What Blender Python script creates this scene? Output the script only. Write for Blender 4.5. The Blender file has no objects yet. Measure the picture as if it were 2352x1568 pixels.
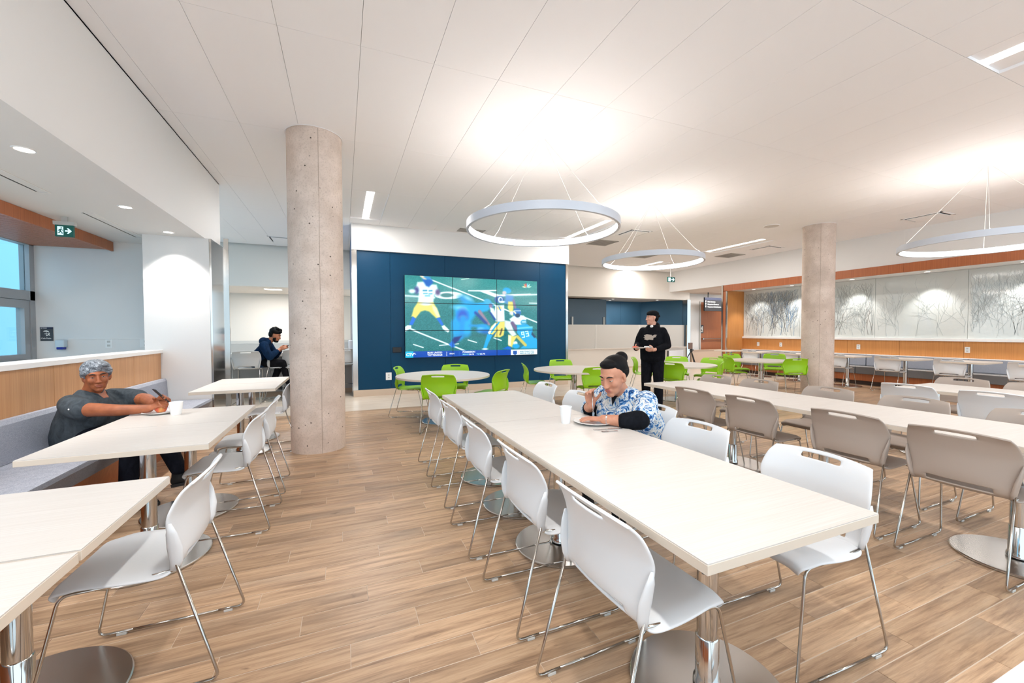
import bpy, bmesh, math, random
import numpy as np
from mathutils import Vector, Matrix, Euler
random.seed(7)
SC = bpy.context.scene
COL = SC.collection
PI = math.pi

# ------------------------------------------------------------------ camera
CAM_H = 1.35
_yaw, _pitch, _roll = math.radians(22.5), math.radians(1.4), math.radians(0.2)
_f = Vector((math.sin(_yaw)*math.cos(_pitch), math.cos(_yaw)*math.cos(_pitch), -math.sin(_pitch)))
_r = Vector((math.cos(_yaw), -math.sin(_yaw), 0))
_d = _f.cross(_r)
_c, _s = math.cos(_roll), math.sin(_roll)
_R, _D = _c*_r + _s*_d, -_s*_r + _c*_d
cam_data = bpy.data.cameras.new('camera')
cam_data.sensor_width = 36.0
cam_data.lens = 938.0/2352.0*36.0
cam_data.clip_start = 0.05
cam_data.clip_end = 100
cam = bpy.data.objects.new('camera', cam_data)
COL.objects.link(cam)
cam.matrix_world = Matrix(((_R.x, -_D.x, -_f.x, 0), (_R.y, -_D.y, -_f.y, 0), (_R.z, -_D.z, -_f.z, CAM_H), (0, 0, 0, 1)))
SC.camera = cam

# ------------------------------------------------------------------ world, exposure
W = bpy.data.worlds.new('daylight')
SC.world = W
W.use_nodes = True
W.node_tree.nodes['Background'].inputs[0].default_value = (0.66, 0.85, 1.0, 1)
W.node_tree.nodes['Background'].inputs[1].default_value = 1.9
SC.view_settings.view_transform = 'Standard'
SC.view_settings.look = 'None'
SC.view_settings.exposure = 0.27
SC.view_settings.gamma = 1.0
SC.view_settings.use_curve_mapping = False
SC.cycles.max_bounces = 7
SC.cycles.diffuse_bounces = 5
SC.cycles.glossy_bounces = 4
SC.cycles.transparent_max_bounces = 8
SC.cycles.caustics_reflective = False
SC.cycles.caustics_refractive = False
SC.cycles.sample_clamp_indirect = 6.0

CEIL = 3.59
LINEAR_POWER = 42.0
RING_UP, RING_DOWN = 42.0, 13.0

def area_light(name, loc, sx, sy, power, color=(1, 0.96, 0.93), up=False, spread=180):
    l = bpy.data.lights.new(name, 'AREA')
    l.shape = 'RECTANGLE'; l.size = sx; l.size_y = sy; l.energy = power; l.color = color
    l.spread = math.radians(spread)
    o = bpy.data.objects.new(name, l); COL.objects.link(o)
    o.location = loc
    if up: o.rotation_euler = (PI, 0, 0)
    return o

def spot_light(name, loc, power, angle=80, blend=0.4, color=(1, 0.96, 0.92), rot=(0, 0, 0)):
    l = bpy.data.lights.new(name, 'SPOT')
    l.energy = power; l.spot_size = math.radians(angle); l.spot_blend = blend; l.color = color
    l.shadow_soft_size = 0.04
    o = bpy.data.objects.new(name, l); COL.objects.link(o)
    o.location = loc; o.rotation_euler = rot
    return o

# the sun stands over the far side of the building and only lights the courtyard outside
_sl = bpy.data.lights.new('sun', 'SUN'); _sl.energy = 4.6; _sl.angle = math.radians(2); _sl.color = (0.95, 0.98, 1.0)
_so = bpy.data.objects.new('sun', _sl); COL.objects.link(_so)
_so.rotation_euler = Vector((-1.0, 0.0, -1.5)).to_track_quat('-Z', 'Y').to_euler()

# ------------------------------------------------------------------ materials
def lin(c):
    c = c/255.0
    return c/12.92 if c <= 0.04045 else ((c+0.055)/1.055)**2.4
def rgb(r, g, b): return (lin(r), lin(g), lin(b), 1)

def mat(name, color=(200, 200, 200), rough=0.5, metal=0.0, spec=0.5, emit=None, strength=0, coat=0.0):
    m = bpy.data.materials.new(name); m.use_nodes = True
    b = m.node_tree.nodes['Principled BSDF']
    b.inputs['Base Color'].default_value = rgb(*color)
    b.inputs['Roughness'].default_value = rough
    b.inputs['Metallic'].default_value = metal
    b.inputs['Specular IOR Level'].default_value = spec
    b.inputs['Coat Weight'].default_value = coat
    if emit:
        b.inputs['Emission Color'].default_value = rgb(*emit)
        b.inputs['Emission Strength'].default_value = strength
    return m

def nn(m, t, **kw):
    n = m.node_tree.nodes.new(t)
    for k, v in kw.items(): setattr(n, k, v)
    return n
def lk(m, a, b): m.node_tree.links.new(a, b)
def bsdf(m): return m.node_tree.nodes['Principled BSDF']

def coords(m, scale=(1, 1, 1), kind='Position', rot=(0, 0, 0)):
    if kind == 'Position':
        src = nn(m, 'ShaderNodeNewGeometry').outputs['Position']
    else:
        src = nn(m, 'ShaderNodeTexCoord').outputs[kind]
    mp = nn(m, 'ShaderNodeMapping')
    mp.inputs['Scale'].default_value = scale
    mp.inputs['Rotation'].default_value = rot
    lk(m, src, mp.inputs['Vector'])
    return mp.outputs['Vector']

def ramp(m, fac, stops, interp='LINEAR'):
    r = nn(m, 'ShaderNodeValToRGB')
    cr = r.color_ramp; cr.interpolation = interp
    while len(cr.elements) < len(stops): cr.elements.new(0.5)
    for e, (p, c) in zip(cr.elements, stops):
        e.position = p; e.color = rgb(*c) if len(c) == 3 else c
    lk(m, fac, r.inputs['Fac'])
    return r.outputs['Color']

def noise(m, vec, scale, detail=4, rough=0.55, distortion=0.0):
    n = nn(m, 'ShaderNodeTexNoise')
    n.inputs['Scale'].default_value = scale; n.inputs['Detail'].default_value = detail
    n.inputs['Roughness'].default_value = rough; n.inputs['Distortion'].default_value = distortion
    lk(m, vec, n.inputs['Vector'])
    return n.outputs['Fac']

def bump(m, fac, strength=0.1, dist=0.01):
    b = nn(m, 'ShaderNodeBump')
    b.inputs['Strength'].default_value = strength; b.inputs['Distance'].default_value = dist
    lk(m, fac, b.inputs['Height'])
    lk(m, b.outputs['Normal'], bsdf(m).inputs['Normal'])

def mixc(m, a, b, fac, mode='MIX'):
    x = nn(m, 'ShaderNodeMix', data_type='RGBA', blend_type=mode)
    for sock, v in ((x.inputs['A'], a), (x.inputs['B'], b)):
        if isinstance(v, tuple): sock.default_value = v
        else: lk(m, v, sock)
    if isinstance(fac, (int, float)): x.inputs['Factor'].default_value = fac
    else: lk(m, fac, x.inputs['Factor'])
    return x.outputs['Result']

def wood_mat(name, light, dark, scale, rough=0.45, axis_bump=0.05):
    m = mat(name, light, rough)
    v = coords(m, scale)
    f = noise(m, v, 1.0, 5, 0.6)
    lk(m, ramp(m, f, [(0.34, dark), (0.66, light)]), bsdf(m).inputs['Base Color'])
    bump(m, f, axis_bump, 0.002)
    return m

M = {}
M['white_wall'] = mat('white paint', (233, 232, 230), 0.6, spec=0.3)
M['ceiling'] = mat('ceiling panel white', (247, 246, 247), 0.7, spec=0.2)
M['joint'] = mat('ceiling joint grey', (200, 194, 188), 0.8)
M['trim_white'] = mat('solid surface white', (240, 238, 235), 0.35)
M['warm_white'] = mat('warm white laminate wall', (226, 220, 211), 0.45)
M['grey_panel'] = mat('pale grey panel', (196, 195, 191), 0.4)
M['alu'] = mat('brushed aluminium', (200, 198, 194), 0.14, metal=1.0)
M['alu_frame'] = mat('anodised window frame', (172, 173, 175), 0.4, metal=0.15)
M['chrome'] = mat('polished chrome', (205, 203, 200), 0.08, metal=1.0)
M['rod'] = mat('chrome rod', (190, 184, 176), 0.18, metal=1.0)
M['white_chair'] = mat('white polypropylene', (224, 226, 228), 0.38)
M['taupe_chair'] = mat('taupe polypropylene', (172, 158, 147), 0.4)
M['green_chair'] = mat('lime green polypropylene', (146, 198, 22), 0.38)
M['blue_panel'] = mat('navy blue wall panel', (0, 60, 92), 0.38, spec=0.22)
M['blue_wall'] = mat('slate blue paint', (52, 96, 124), 0.6)
M['grey_blue'] = mat('grey blue panel', (84, 106, 122), 0.6)
M['black'] = mat('black plastic', (18, 18, 20), 0.4)
M['dark_slot'] = mat('dark recess', (40, 38, 36), 0.8)
M['vent'] = mat('vent grey', (170, 166, 161), 0.5)
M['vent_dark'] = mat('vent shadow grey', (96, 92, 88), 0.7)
M['porcelain'] = mat('white glazed china', (243, 243, 242), 0.15, coat=0.3)
M['paper'] = mat('white paper', (240, 241, 240), 0.7)
M['steel'] = mat('cutlery steel', (190, 190, 190), 0.2, metal=1.0)
M['sign_dark'] = mat('charcoal sign', (62, 66, 72), 0.5)
M['sign_navy'] = mat('navy sign band', (20, 28, 62), 0.5)
M['lettering'] = mat('white lettering', (240, 240, 236), 0.6)
M['exit_green'] = mat('exit sign green', (8, 74, 66), 0.5, emit=(8, 74, 66), strength=0.4)
M['exit_white'] = mat('exit sign white', (210, 240, 245), 0.5, emit=(200, 236, 245), strength=0.7)
M['light'] = mat('lit diffuser', (255, 255, 255), 0.5, emit=(255, 250, 244), strength=4.0)
M['ring_down'] = mat('lit ring diffuser', (255, 255, 255), 0.5, emit=(255, 250, 244), strength=RING_DOWN)
M['ring_up'] = mat('lit ring upper diffuser', (255, 255, 255), 0.5, emit=(255, 246, 238), strength=RING_UP)
M['disc'] = mat('satin steel disc', (205, 203, 200), 0.24, metal=1.0)
M['light_soft'] = mat('lit downlight lens', (255, 255, 255), 0.5, emit=(255, 250, 244), strength=3.0)
M['rubber'] = mat('clear glide', (200, 198, 192), 0.3)
M['grout'] = mat('pale grout', (212, 195, 176), 0.8)

def plank_material(name, use_attr):
    m = mat(name, (178, 138, 104), 0.36, spec=0.4)
    geo = nn(m, 'ShaderNodeNewGeometry').outputs['Position']
    if use_attr:
        tone = nn(m, 'ShaderNodeAttribute', attribute_name='tone').outputs['Fac']
    else:
        tone = nn(m, 'ShaderNodeObjectInfo').outputs['Alpha']
    off = nn(m, 'ShaderNodeVectorMath', operation='SCALE'); off.inputs[0].default_value = (31, 17, 9)
    lk(m, tone, off.inputs['Scale'])
    add = nn(m, 'ShaderNodeVectorMath', operation='ADD')
    lk(m, geo, add.inputs[0]); lk(m, off.outputs[0], add.inputs[1])
    def mp(s):
        q = nn(m, 'ShaderNodeMapping'); q.inputs['Scale'].default_value = s
        lk(m, add.outputs[0], q.inputs['Vector']); return q.outputs['Vector']
    g1 = noise(m, mp((1.8, 30, 1)), 1.0, 6, 0.66, 0.35)
    g2 = noise(m, mp((6, 130, 1)), 1.0, 5, 0.65, 0.8)
    g3 = noise(m, mp((1.6, 5, 1)), 1.0, 3, 0.5)
    knot = noise(m, mp((3.4, 10, 1)), 1.0, 3, 0.6, 2.6)
    c = ramp(m, g1, [(0.26, (122, 97, 77)), (0.42, (174, 143, 115)), (0.55, (200, 168, 136)), (0.75, (214, 185, 154))])
    c = mixc(m, c, rgb(134, 104, 82), ramp(m, g2, [(0.48, (0, 0, 0, 1)), (0.80, (0.55, 0.55, 0.55, 1))]), 'MIX')
    c = mixc(m, c, rgb(136, 122, 110), ramp(m, g3, [(0.50, (0, 0, 0, 1)), (0.78, (0.6, 0.6, 0.6, 1))]), 'MIX')
    c = mixc(m, c, rgb(100, 72, 54), ramp(m, knot, [(0.66, (0, 0, 0, 1)), (0.78, (0.6, 0.6, 0.6, 1))]), 'MIX')
    tr = ramp(m, tone, [(0.0, (0.78, 0.76, 0.74, 1)), (1.0, (1.12, 1.11, 1.10, 1))])
    c = mixc(m, c, tr, 1.0, 'MULTIPLY')
    lk(m, c, bsdf(m).inputs['Base Color'])
    bump(m, g2, 0.12, 0.002)
    return m
M['plank'] = plank_material('wood look porcelain plank', False)
M['plank_far'] = plank_material('wood look porcelain plank far', True)
M['pale_tile'] = mat('pale beige tile', (214, 198, 180), 0.3)
_f1 = noise(M['pale_tile'], coords(M['pale_tile'], (2, 8, 1)), 1.0, 4)
lk(M['pale_tile'], ramp(M['pale_tile'], _f1, [(0.3, (206, 189, 170)), (0.7, (222, 207, 190))]), bsdf(M['pale_tile']).inputs['Base Color'])

def laminate():
    m = mat('white linear laminate', (212, 206, 200), 0.38, spec=0.4)
    f = noise(m, coords(m, (3, 260, 3), 'Object'), 1.0, 4, 0.6)
    f2 = noise(m, coords(m, (1.2, 70, 1), 'Object'), 1.0, 3, 0.6)
    c = ramp(m, f, [(0.30, (203, 195, 187)), (0.62, (215, 209, 203))])
    c = mixc(m, c, rgb(203, 195, 187), ramp(m, f2, [(0.5, (0, 0, 0, 1)), (0.75, (0.5, 0.5, 0.5, 1))]))
    lk(m, c, bsdf(m).inputs['Base Color'])
    return m
M['laminate'] = laminate()
M['table_edge'] = mat('laminate edge band', (216, 203, 187), 0.4)
M['under'] = mat('table underside', (120, 105, 90), 0.7)

def veneer(name, a, b):
    m = mat(name, a, 0.42)
    v = coords(m, (90, 90, 1.2)); f = noise(m, v, 1.0, 4, 0.6)
    v2 = coords(m, (14, 14, 0.4)); f2 = noise(m, v2, 1.0, 3, 0.5)
    c = ramp(m, f, [(0.3, b), (0.66, a)])
    c = mixc(m, c, rgb(*b), ramp(m, f2, [(0.5, (0, 0, 0, 1)), (0.8, (0.5, 0.5, 0.5, 1))]))
    lk(m, c, bsdf(m).inputs['Base Color'])
    return m
M['veneer'] = veneer('oak veneer', (216, 166, 118), (196, 142, 96))
M['veneer_warm'] = veneer('honey oak veneer', (214, 150, 86), (192, 126, 66))
M['veneer_dark'] = veneer('cherry veneer', (188, 112, 66), (164, 92, 52))
M['door_wood'] = veneer('cherry door veneer', (176, 108, 66), (156, 90, 54))
M['slat'] = veneer('ceiling slat wood', (196, 138, 110), (168, 112, 88))

def fabric(name, a, b):
    m = mat(name, a, 0.9, spec=0.15)
    v = coords(m, (160, 160, 420)); f = noise(m, v, 1.0, 3, 0.7)
    v2 = coords(m, (30, 30, 260)); f2 = noise(m, v2, 1.0, 3, 0.6)
    c = ramp(m, f, [(0.32, b), (0.66, a)])
    c = mixc(m, c, rgb(*b), ramp(m, f2, [(0.45, (0, 0, 0, 1)), (0.75, (0.6, 0.6, 0.6, 1))]))
    lk(m, c, bsdf(m).inputs['Base Color'])
    bump(m, f, 0.25, 0.002)
    return m
M['fabric'] = fabric('grey woven upholstery', (186, 190, 200), (140, 145, 158))
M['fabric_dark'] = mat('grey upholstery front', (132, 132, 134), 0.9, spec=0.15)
M['piping'] = mat('white piping', (232, 232, 234), 0.6)

def concrete():
    m = mat('bare concrete', (196, 178, 162), 0.75, spec=0.25)
    v = coords(m, (1, 1, 1))
    a = noise(m, v, 3.0, 6, 0.6); b_ = noise(m, v, 60.0, 3, 0.6)
    c = ramp(m, a, [(0.30, (200, 182, 168)), (0.70, (230, 214, 202))])
    c = mixc(m, c, rgb(178, 160, 146), ramp(m, b_, [(0.50, (0, 0, 0, 1)), (0.72, (0.5, 0.5, 0.5, 1))]))
    vo = nn(m, 'ShaderNodeTexVoronoi'); vo.inputs['Scale'].default_value = 11.0; lk(m, v, vo.inputs['Vector'])
    holes = ramp(m, vo.outputs['Distance'], [(0.07, (1, 1, 1, 1)), (0.11, (0, 0, 0, 1))])
    sel = ramp(m, noise(m, v, 6.0, 2), [(0.45, (0, 0, 0, 1)), (0.48, (1, 1, 1, 1))])
    mul = mixc(m, holes, sel, 1.0, 'MULTIPLY')
    c = mixc(m, c, rgb(92, 80, 70), mul)
    vo2 = nn(m, 'ShaderNodeTexVoronoi'); vo2.inputs['Scale'].default_value = 42.0; lk(m, v, vo2.inputs['Vector'])
    h2 = ramp(m, vo2.outputs['Distance'], [(0.06, (0.8, 0.8, 0.8, 1)), (0.10, (0, 0, 0, 1))])
    s2 = ramp(m, noise(m, v, 9.0, 2), [(0.50, (0, 0, 0, 1)), (0.53, (1, 1, 1, 1))])
    c = mixc(m, c, rgb(112, 98, 86), mixc(m, h2, s2, 1.0, 'MULTIPLY'))
    lk(m, c, bsdf(m).inputs['Base Color'])
    bump(m, b_, 0.15, 0.003)
    return m
M['concrete'] = concrete()

def glass(name, tint, alpha_gloss=0.12, white=0.0):
    m = bpy.data.materials.new(name); m.use_nodes = True
    t = m.node_tree; t.nodes.clear()
    out = t.nodes.new('ShaderNodeOutputMaterial')
    tr = t.nodes.new('ShaderNodeBsdfTransparent'); tr.inputs[0].default_value = tint
    gl = t.nodes.new('ShaderNodeBsdfGlossy'); gl.inputs['Roughness'].default_value = 0.03
    mx = t.nodes.new('ShaderNodeMixShader'); mx.inputs[0].default_value = alpha_gloss
    t.links.new(tr.outputs[0], mx.inputs[1]); t.links.new(gl.outputs[0], mx.inputs[2])
    last = mx.outputs[0]
    if white:
        df = t.nodes.new('ShaderNodeBsdfDiffuse'); df.inputs[0].default_value = rgb(214, 212, 206)
        m2 = t.nodes.new('ShaderNodeMixShader'); m2.inputs[0].default_value = white
        t.links.new(last, m2.inputs[1]); t.links.new(df.outputs[0], m2.inputs[2]); last = m2.outputs[0]
    t.links.new(last, out.inputs[0])
    return m
M['glass'] = glass('tinted window glass', (0.88, 0.94, 0.96, 1), 0.05)
M['frost'] = glass('frosted partition glass', (0.9, 0.9, 0.9, 1), 0.06, 0.86)
M['art_glass'] = mat('back painted glass', (214, 219, 216), 0.06, spec=0.6)
M['twig'] = mat('etched twig grey', (188, 195, 195), 0.3)
M['twig_dark'] = mat('etched twig brown', (140, 136, 132), 0.3)
M['twig_blue'] = mat('etched twig blue', (92, 140, 182), 0.3)

# ------------------------------------------------------------------ mesh helpers
class MB:
    def __init__(self): self.bm = bmesh.new()
    def box(self, x0, x1, y0, y1, z0, z1, bev=0):
        vs = [self.bm.verts.new(p) for p in ((x0, y0, z0), (x1, y0, z0), (x1, y1, z0), (x0, y1, z0), (x0, y0, z1), (x1, y0, z1), (x1, y1, z1), (x0, y1, z1))]
        fs = [self.bm.faces.new([vs[i] for i in q]) for q in ((0, 3, 2, 1), (4, 5, 6, 7), (0, 1, 5, 4), (1, 2, 6, 5), (2, 3, 7, 6), (3, 0, 4, 7))]
        if bev:
            es = list({e for f in fs for e in f.edges})
            bmesh.ops.bevel(self.bm, geom=es, offset=bev, segments=2, profile=0.5, affect='EDGES')
        return self
    def cyl(self, c, r, z0, z1, n=24, r2=None):
        r2 = r if r2 is None else r2
        a = [self.bm.verts.new((c[0]+r*math.cos(2*PI*i/n), c[1]+r*math.sin(2*PI*i/n), z0)) for i in range(n)]
        b = [self.bm.verts.new((c[0]+r2*math.cos(2*PI*i/n), c[1]+r2*math.sin(2*PI*i/n), z1)) for i in range(n)]
        for i in range(n):
            j = (i+1) % n
            self.bm.faces.new((a[i], a[j], b[j], b[i]))
        self.bm.faces.new(a[::-1]); self.bm.faces.new(b)
        return self
    def lathe(self, prof, n=32, c=(0, 0, 0), closed=False):
        rings = []
        for r, z in prof:
            rings.append([self.bm.verts.new((c[0]+r*math.cos(2*PI*i/n), c[1]+r*math.sin(2*PI*i/n), c[2]+z)) for i in range(n)])
        for a, b in zip(rings, rings[1:]):
            for i in range(n):
                j = (i+1) % n
                self.bm.faces.new((a[i], a[j], b[j], b[i]))
        if not closed:
            self.bm.faces.new(rings[0][::-1]); self.bm.faces.new(rings[-1])
        else:
            a, b = rings[-1], rings[0]
            for i in range(n):
                j = (i+1) % n
                self.bm.faces.new((a[i], a[j], b[j], b[i]))
        return self
    def tube(self, pts, r, n=8, cap=True):
        pts = [Vector(p) for p in pts]
        rings = []; prev = None
        for i, p in enumerate(pts):
            t = (pts[min(i+1, len(pts)-1)]-pts[max(i-1, 0)]).normalized()
            if prev is None:
                u = t.orthogonal().normalized()
            else:
                u = (prev-t*prev.dot(t)).normalized()
            prev = u; w = t.cross(u)
            rr = r[i] if isinstance(r, (list, tuple)) else r
            rings.append([self.bm.verts.new(p+rr*(u*math.cos(2*PI*k/n)+w*math.sin(2*PI*k/n))) for k in range(n)])
        for a, b in zip(rings, rings[1:]):
            for k in range(n):
                j = (k+1) % n
                self.bm.faces.new((a[k], a[j], b[j], b[k]))
        if cap:
            self.bm.faces.new(rings[0][::-1]); self.bm.faces.new(rings[-1])
        return self
    def prism(self, poly, axis, a, b):
        # polygon (2D list) extruded along axis between a and b
        def P(q, t):
            if axis == 'x': return (t, q[0], q[1])
            if axis == 'y': return (q[0], t, q[1])
            return (q[0], q[1], t)
        va = [self.bm.verts.new(P(q, a)) for q in poly]; vb = [self.bm.verts.new(P(q, b)) for q in poly]
        n = len(poly)
        for i in range(n):
            j = (i+1) % n
            self.bm.faces.new((va[i], va[j], vb[j], vb[i]))
        self.bm.faces.new(va[::-1]); self.bm.faces.new(vb)
        return self
    def ell(self, c, r, seg=16, rot=None):
        mtx = Matrix.Translation(c) @ (rot.to_matrix().to_4x4() if rot else Matrix()) @ Matrix.Diagonal((r[0], r[1], r[2], 1))
        bmesh.ops.create_uvsphere(self.bm, u_segments=seg, v_segments=max(6, seg//2), radius=1, matrix=mtx)
        return self
    def mesh(self, name, smooth=None):
        bmesh.ops.recalc_face_normals(self.bm, faces=self.bm.faces[:])
        me = bpy.data.meshes.new(name); self.bm.to_mesh(me); self.bm.free()
        if smooth is not None:
            me.polygons.foreach_set('use_smooth', [True]*len(me.polygons))
            if smooth < 180: me.set_sharp_from_angle(angle=math.radians(smooth))
        return me

def link(name, me, m, parent=None):
    o = bpy.data.objects.new(name, me); COL.objects.link(o)
    if m is not None and me is not None and not me.materials: me.materials.append(m)
    if parent: o.parent = parent
    return o
def obj(name, mb, m, parent=None, smooth=None): return link(name, mb.mesh(name, smooth), m, parent)
def tag(o, label, cat, group=None, kind=None):
    o['label'] = label; o['category'] = cat
    if group: o['group'] = group
    if kind: o['kind'] = kind
    return o
def thing(name, label, cat, loc=(0, 0, 0), rz=0, group=None):
    o = bpy.data.objects.new(name, None); COL.objects.link(o)
    o.empty_display_size = 0.1
    o.location = loc; o.rotation_euler = (0, 0, rz)
    return tag(o, label, cat, group)
def struct(name, mb, m, parent=None, smooth=None):
    o = obj(name, mb, m, parent, smooth)
    if parent is None: o['kind'] = 'structure'
    return o
def copy_tree(o, parent=None):
    kids = [c for c in CHILDREN.get(o.name, [])]
    c = o.copy(); COL.objects.link(c)
    if parent: c.parent = parent
    CHILDREN[c.name] = [copy_tree(k, c) for k in kids]
    return c
CHILDREN = {}
def register(root):
    for o in [root] + list(root.children_recursive):
        CHILDREN[o.name] = list(o.children)
def eval_mesh(o):
    dg = bpy.context.evaluated_depsgraph_get()
    return bpy.data.meshes.new_from_object(o.evaluated_get(dg))
def baked(name, me, mods, m=None):
    # apply modifiers once and return the resulting mesh
    o = bpy.data.objects.new('tmp', me); COL.objects.link(o)
    for typ, kw in mods:
        md = o.modifiers.new(typ, typ)
        for k, v in kw.items(): setattr(md, k, v)
    bpy.context.view_layer.update()
    res = eval_mesh(o); res.name = name
    bpy.data.objects.remove(o); bpy.data.meshes.remove(me)
    res.materials.clear()
    if m: res.materials.append(m)
    return res
def fillet(pts, r, n=5):
    pts = [Vector(p) for p in pts]; out = [pts[0]]
    for a, b, c in zip(pts, pts[1:], pts[2:]):
        d1 = (a-b); d2 = (c-b)
        rr = min(r, d1.length*0.48, d2.length*0.48)
        p0 = b+d1.normalized()*rr; p1 = b+d2.normalized()*rr
        for i in range(n+1):
            t = i/n
            out.append((1-t)**2*p0+2*t*(1-t)*b+t*t*p1)
    out.append(pts[-1]); return out
def text_mesh(s, size, depth=0.002, align='LEFT', bold=0.0, yalign='TOP_BASELINE'):
    cu = bpy.data.curves.new('txt', 'FONT'); cu.body = s; cu.size = size; cu.extrude = depth; cu.align_x = align
    cu.offset = bold*size; cu.resolution_u = 2
    o = bpy.data.objects.new('txt', cu); COL.objects.link(o)
    bpy.context.view_layer.update()
    me = eval_mesh(o); bpy.data.objects.remove(o); bpy.data.curves.remove(cu)
    return me
def wall_text(name, s, size, loc, m, parent=None, facing='-y', depth=0.0015, align='LEFT', bold=0.0):
    me = text_mesh(s, size, depth, align, bold)
    rot = {'-y': Euler((PI/2, 0, 0)), '-x': Euler((PI/2, 0, -PI/2)), '+x': Euler((PI/2, 0, PI/2))}[facing]
    me.transform(Matrix.Translation(loc) @ rot.to_matrix().to_4x4())
    return link(name, me, m, parent)

def rebase(t, loc):
    loc = Vector(loc); t.location = loc
    for c in t.children_recursive:
        if c.type == 'MESH': c.data.transform(Matrix.Translation(-loc))
    return t
def rebase_mesh(o, loc):
    o.data.transform(Matrix.Translation(-Vector(loc))); o.location = loc
    return o

# =================================================================== SETTING
XL, XR, YB, YF = -3.85, 11.6, 12.2, -3.2
PALE_Y = 7.47
# ---- floor: grout bed with planks laid along X
floor = struct('floor', MB().box(-6.5, 17.5, YF, 17.0, -0.06, -0.0018), M['grout'])
PW, PL, JT, JE = 0.1365, 0.80, 0.0048, 0.0028
plank_cache = {}
def plank_mesh(w, l):
    key = (round(w, 4), round(l, 4))
    if key not in plank_cache:
        plank_cache[key] = MB().box(-l/2, l/2, -w/2, w/2, -0.012, 0.0, 0.0009).mesh('plank')
    return plank_cache[key]
cells = []
nrow = int((PALE_Y-YF)/PW)+1
rr = random.Random(3)
for r in range(nrow):
    y0 = PALE_Y-(r+1)*PW
    off = ((r*0.37) % 1.0)*PL
    x = XL-off
    while x < XR+0.9:
        cells.append((x, y0, rr.random())); x += PL
def visible_rank(c):
    x, y = c[0]+PL/2, c[1]+PW/2
    fwd = x*_f.x+y*_f.y; lat = x*_r.x+y*_r.y
    if fwd < 0.8 or abs(lat/fwd) > 1.45: return 1e9
    if fwd < 1.35*938/860: return 1e9
    return math.hypot(x, y)
cells.sort(key=visible_rank)
pm = plank_mesh(PW-JT, PL-JE); pm.materials.append(M['plank'])
for i, (x, y, t) in enumerate(cells[:290]):
    o = link('plank', pm, None, floor)
    o.location = (x+PL/2, y+PW/2, 0)
    o.color = (1, 1, 1, t)
far = MB(); tones = []
for x, y, t in cells[290:]:
    far.box(x+JE/2, x+PL-JE/2, y+JT/2, y+PW-JT/2, -0.012, 0.0); tones += [t]*6
fm = far.mesh('far_planks')
at_ = fm.attributes.new('tone', 'FLOAT', 'FACE'); at_.data.foreach_set('value', tones)
o = link('far_planks', fm, M['plank_far'], floor); o['kind'] = 'stuff'
# pale porcelain floor strip before the screen wall and beyond
pt = MB()
y = PALE_Y
while y < 16.5:
    x = XL
    while x < 17:
        pt.box(x+0.002, x+1.196, y+0.002, y+0.596, -0.012, 0.0); x += 1.2
    y += 0.6
o = obj('pale_tiles', pt, M['pale_tile'], floor); o['kind'] = 'stuff'

# ---- ceiling: slab and panels with thin open joints
ceiling = struct('ceiling', MB().box(-4.6, 17.5, YF, 17.0, CEIL+0.07, CEIL+0.15), M['joint'])
CPW, CPL = 0.576, 1.735
LIGHT_CELLS = {(i, j) for i in (0, 8, 16) for j in (-2, 2)} | {(16, 4)}
panel_cache = {}
for i in range(-8, 21):
    for j in range(-4, 5):
        if (i, j) in LIGHT_CELLS or (i < -4 and j < 2): continue
        x0, x1 = 0.158+CPW*i, 0.158+CPW*(i+1)
        y0, y1 = 3.46+CPL*j, 3.46+CPL*(j+1)
        x1 = min(x1, XR); y1 = min(y1, YB)
        if i < -4: y0 = max(y0, 7.46)
        elif j < 2: x0 = max(x0, -1.70)
        elif i == -4 and j == 2: y0 = y0
        w, l = x1-x0-0.0026, y1-y0-0.0026
        key = (round(w, 3), round(l, 3))
        if key not in panel_cache:
            panel_cache[key] = MB().box(-w/2, w/2, -l/2, l/2, 0, 0.014, 0.0012).mesh('panel'); panel_cache[key].materials.append(M['ceiling'])
        o = link('panel', panel_cache[key], None, ceiling)
        o.location = ((x0+x1)/2, (y0+y1)/2, CEIL)
struct('trim_1', MB().box(-1.72, -1.70, YF, 7.45, CEIL-0.012, CEIL+0.02), M['ceiling'])

# ---- left soffit, booth ledge wall, fin, patio vestibule
struct('wall_left_soffit', MB().box(XL, -1.70, YF, 7.45, 2.62, CEIL+0.1).box(-4.2, XL, YF, 7.62, 3.1, 3.7), M['white_wall'])
struct('trim_2', MB().box(XL, -2.52, 7.44, 7.46, 2.605, 2.62), M['white_wall'])
lw = struct('wall_left', MB().box(-2.38, -2.235, YF, 6.70, 0, 1.085), M['white_wall'])
yy = 6.70
k = 0
bounds = [6.695, 5.95, 4.55, 3.15, 1.75, 0.35, -1.05, -2.45]
for a, b in zip(bounds, bounds[1:]):
    obj('panel', MB().box(-2.235, -2.205, b+0.003, a-0.003, 0.30, 1.083, 0.0015), M['veneer'], lw)
obj('cap', MB().box(-2.42, -2.18, YF, 6.70, 1.085, 1.128, 0.003), M['trim_white'], lw)
fin = struct('wall_fin', MB().box(-2.37, -1.66, 6.70, 7.45, 0, 2.62), M['white_wall'])
obj('metal_cladding', MB().box(-1.66, -1.635, 6.705, 7.46, 0.0, 2.62, 0.002).box(-1.66, -1.60, 7.45, 7.475, 0.0, 2.78), M['alu'], fin)
struct('wall_back_left', MB().box(-3.9, -2.37, 7.45, 7.60, 0, 2.62), M['white_wall'])
# horizontal chair rail line on that wall
struct('trim_3', MB().box(-3.45, -2.37, 7.438, 7.45, 1.262, 1.274), M['trim_white'])
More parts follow.
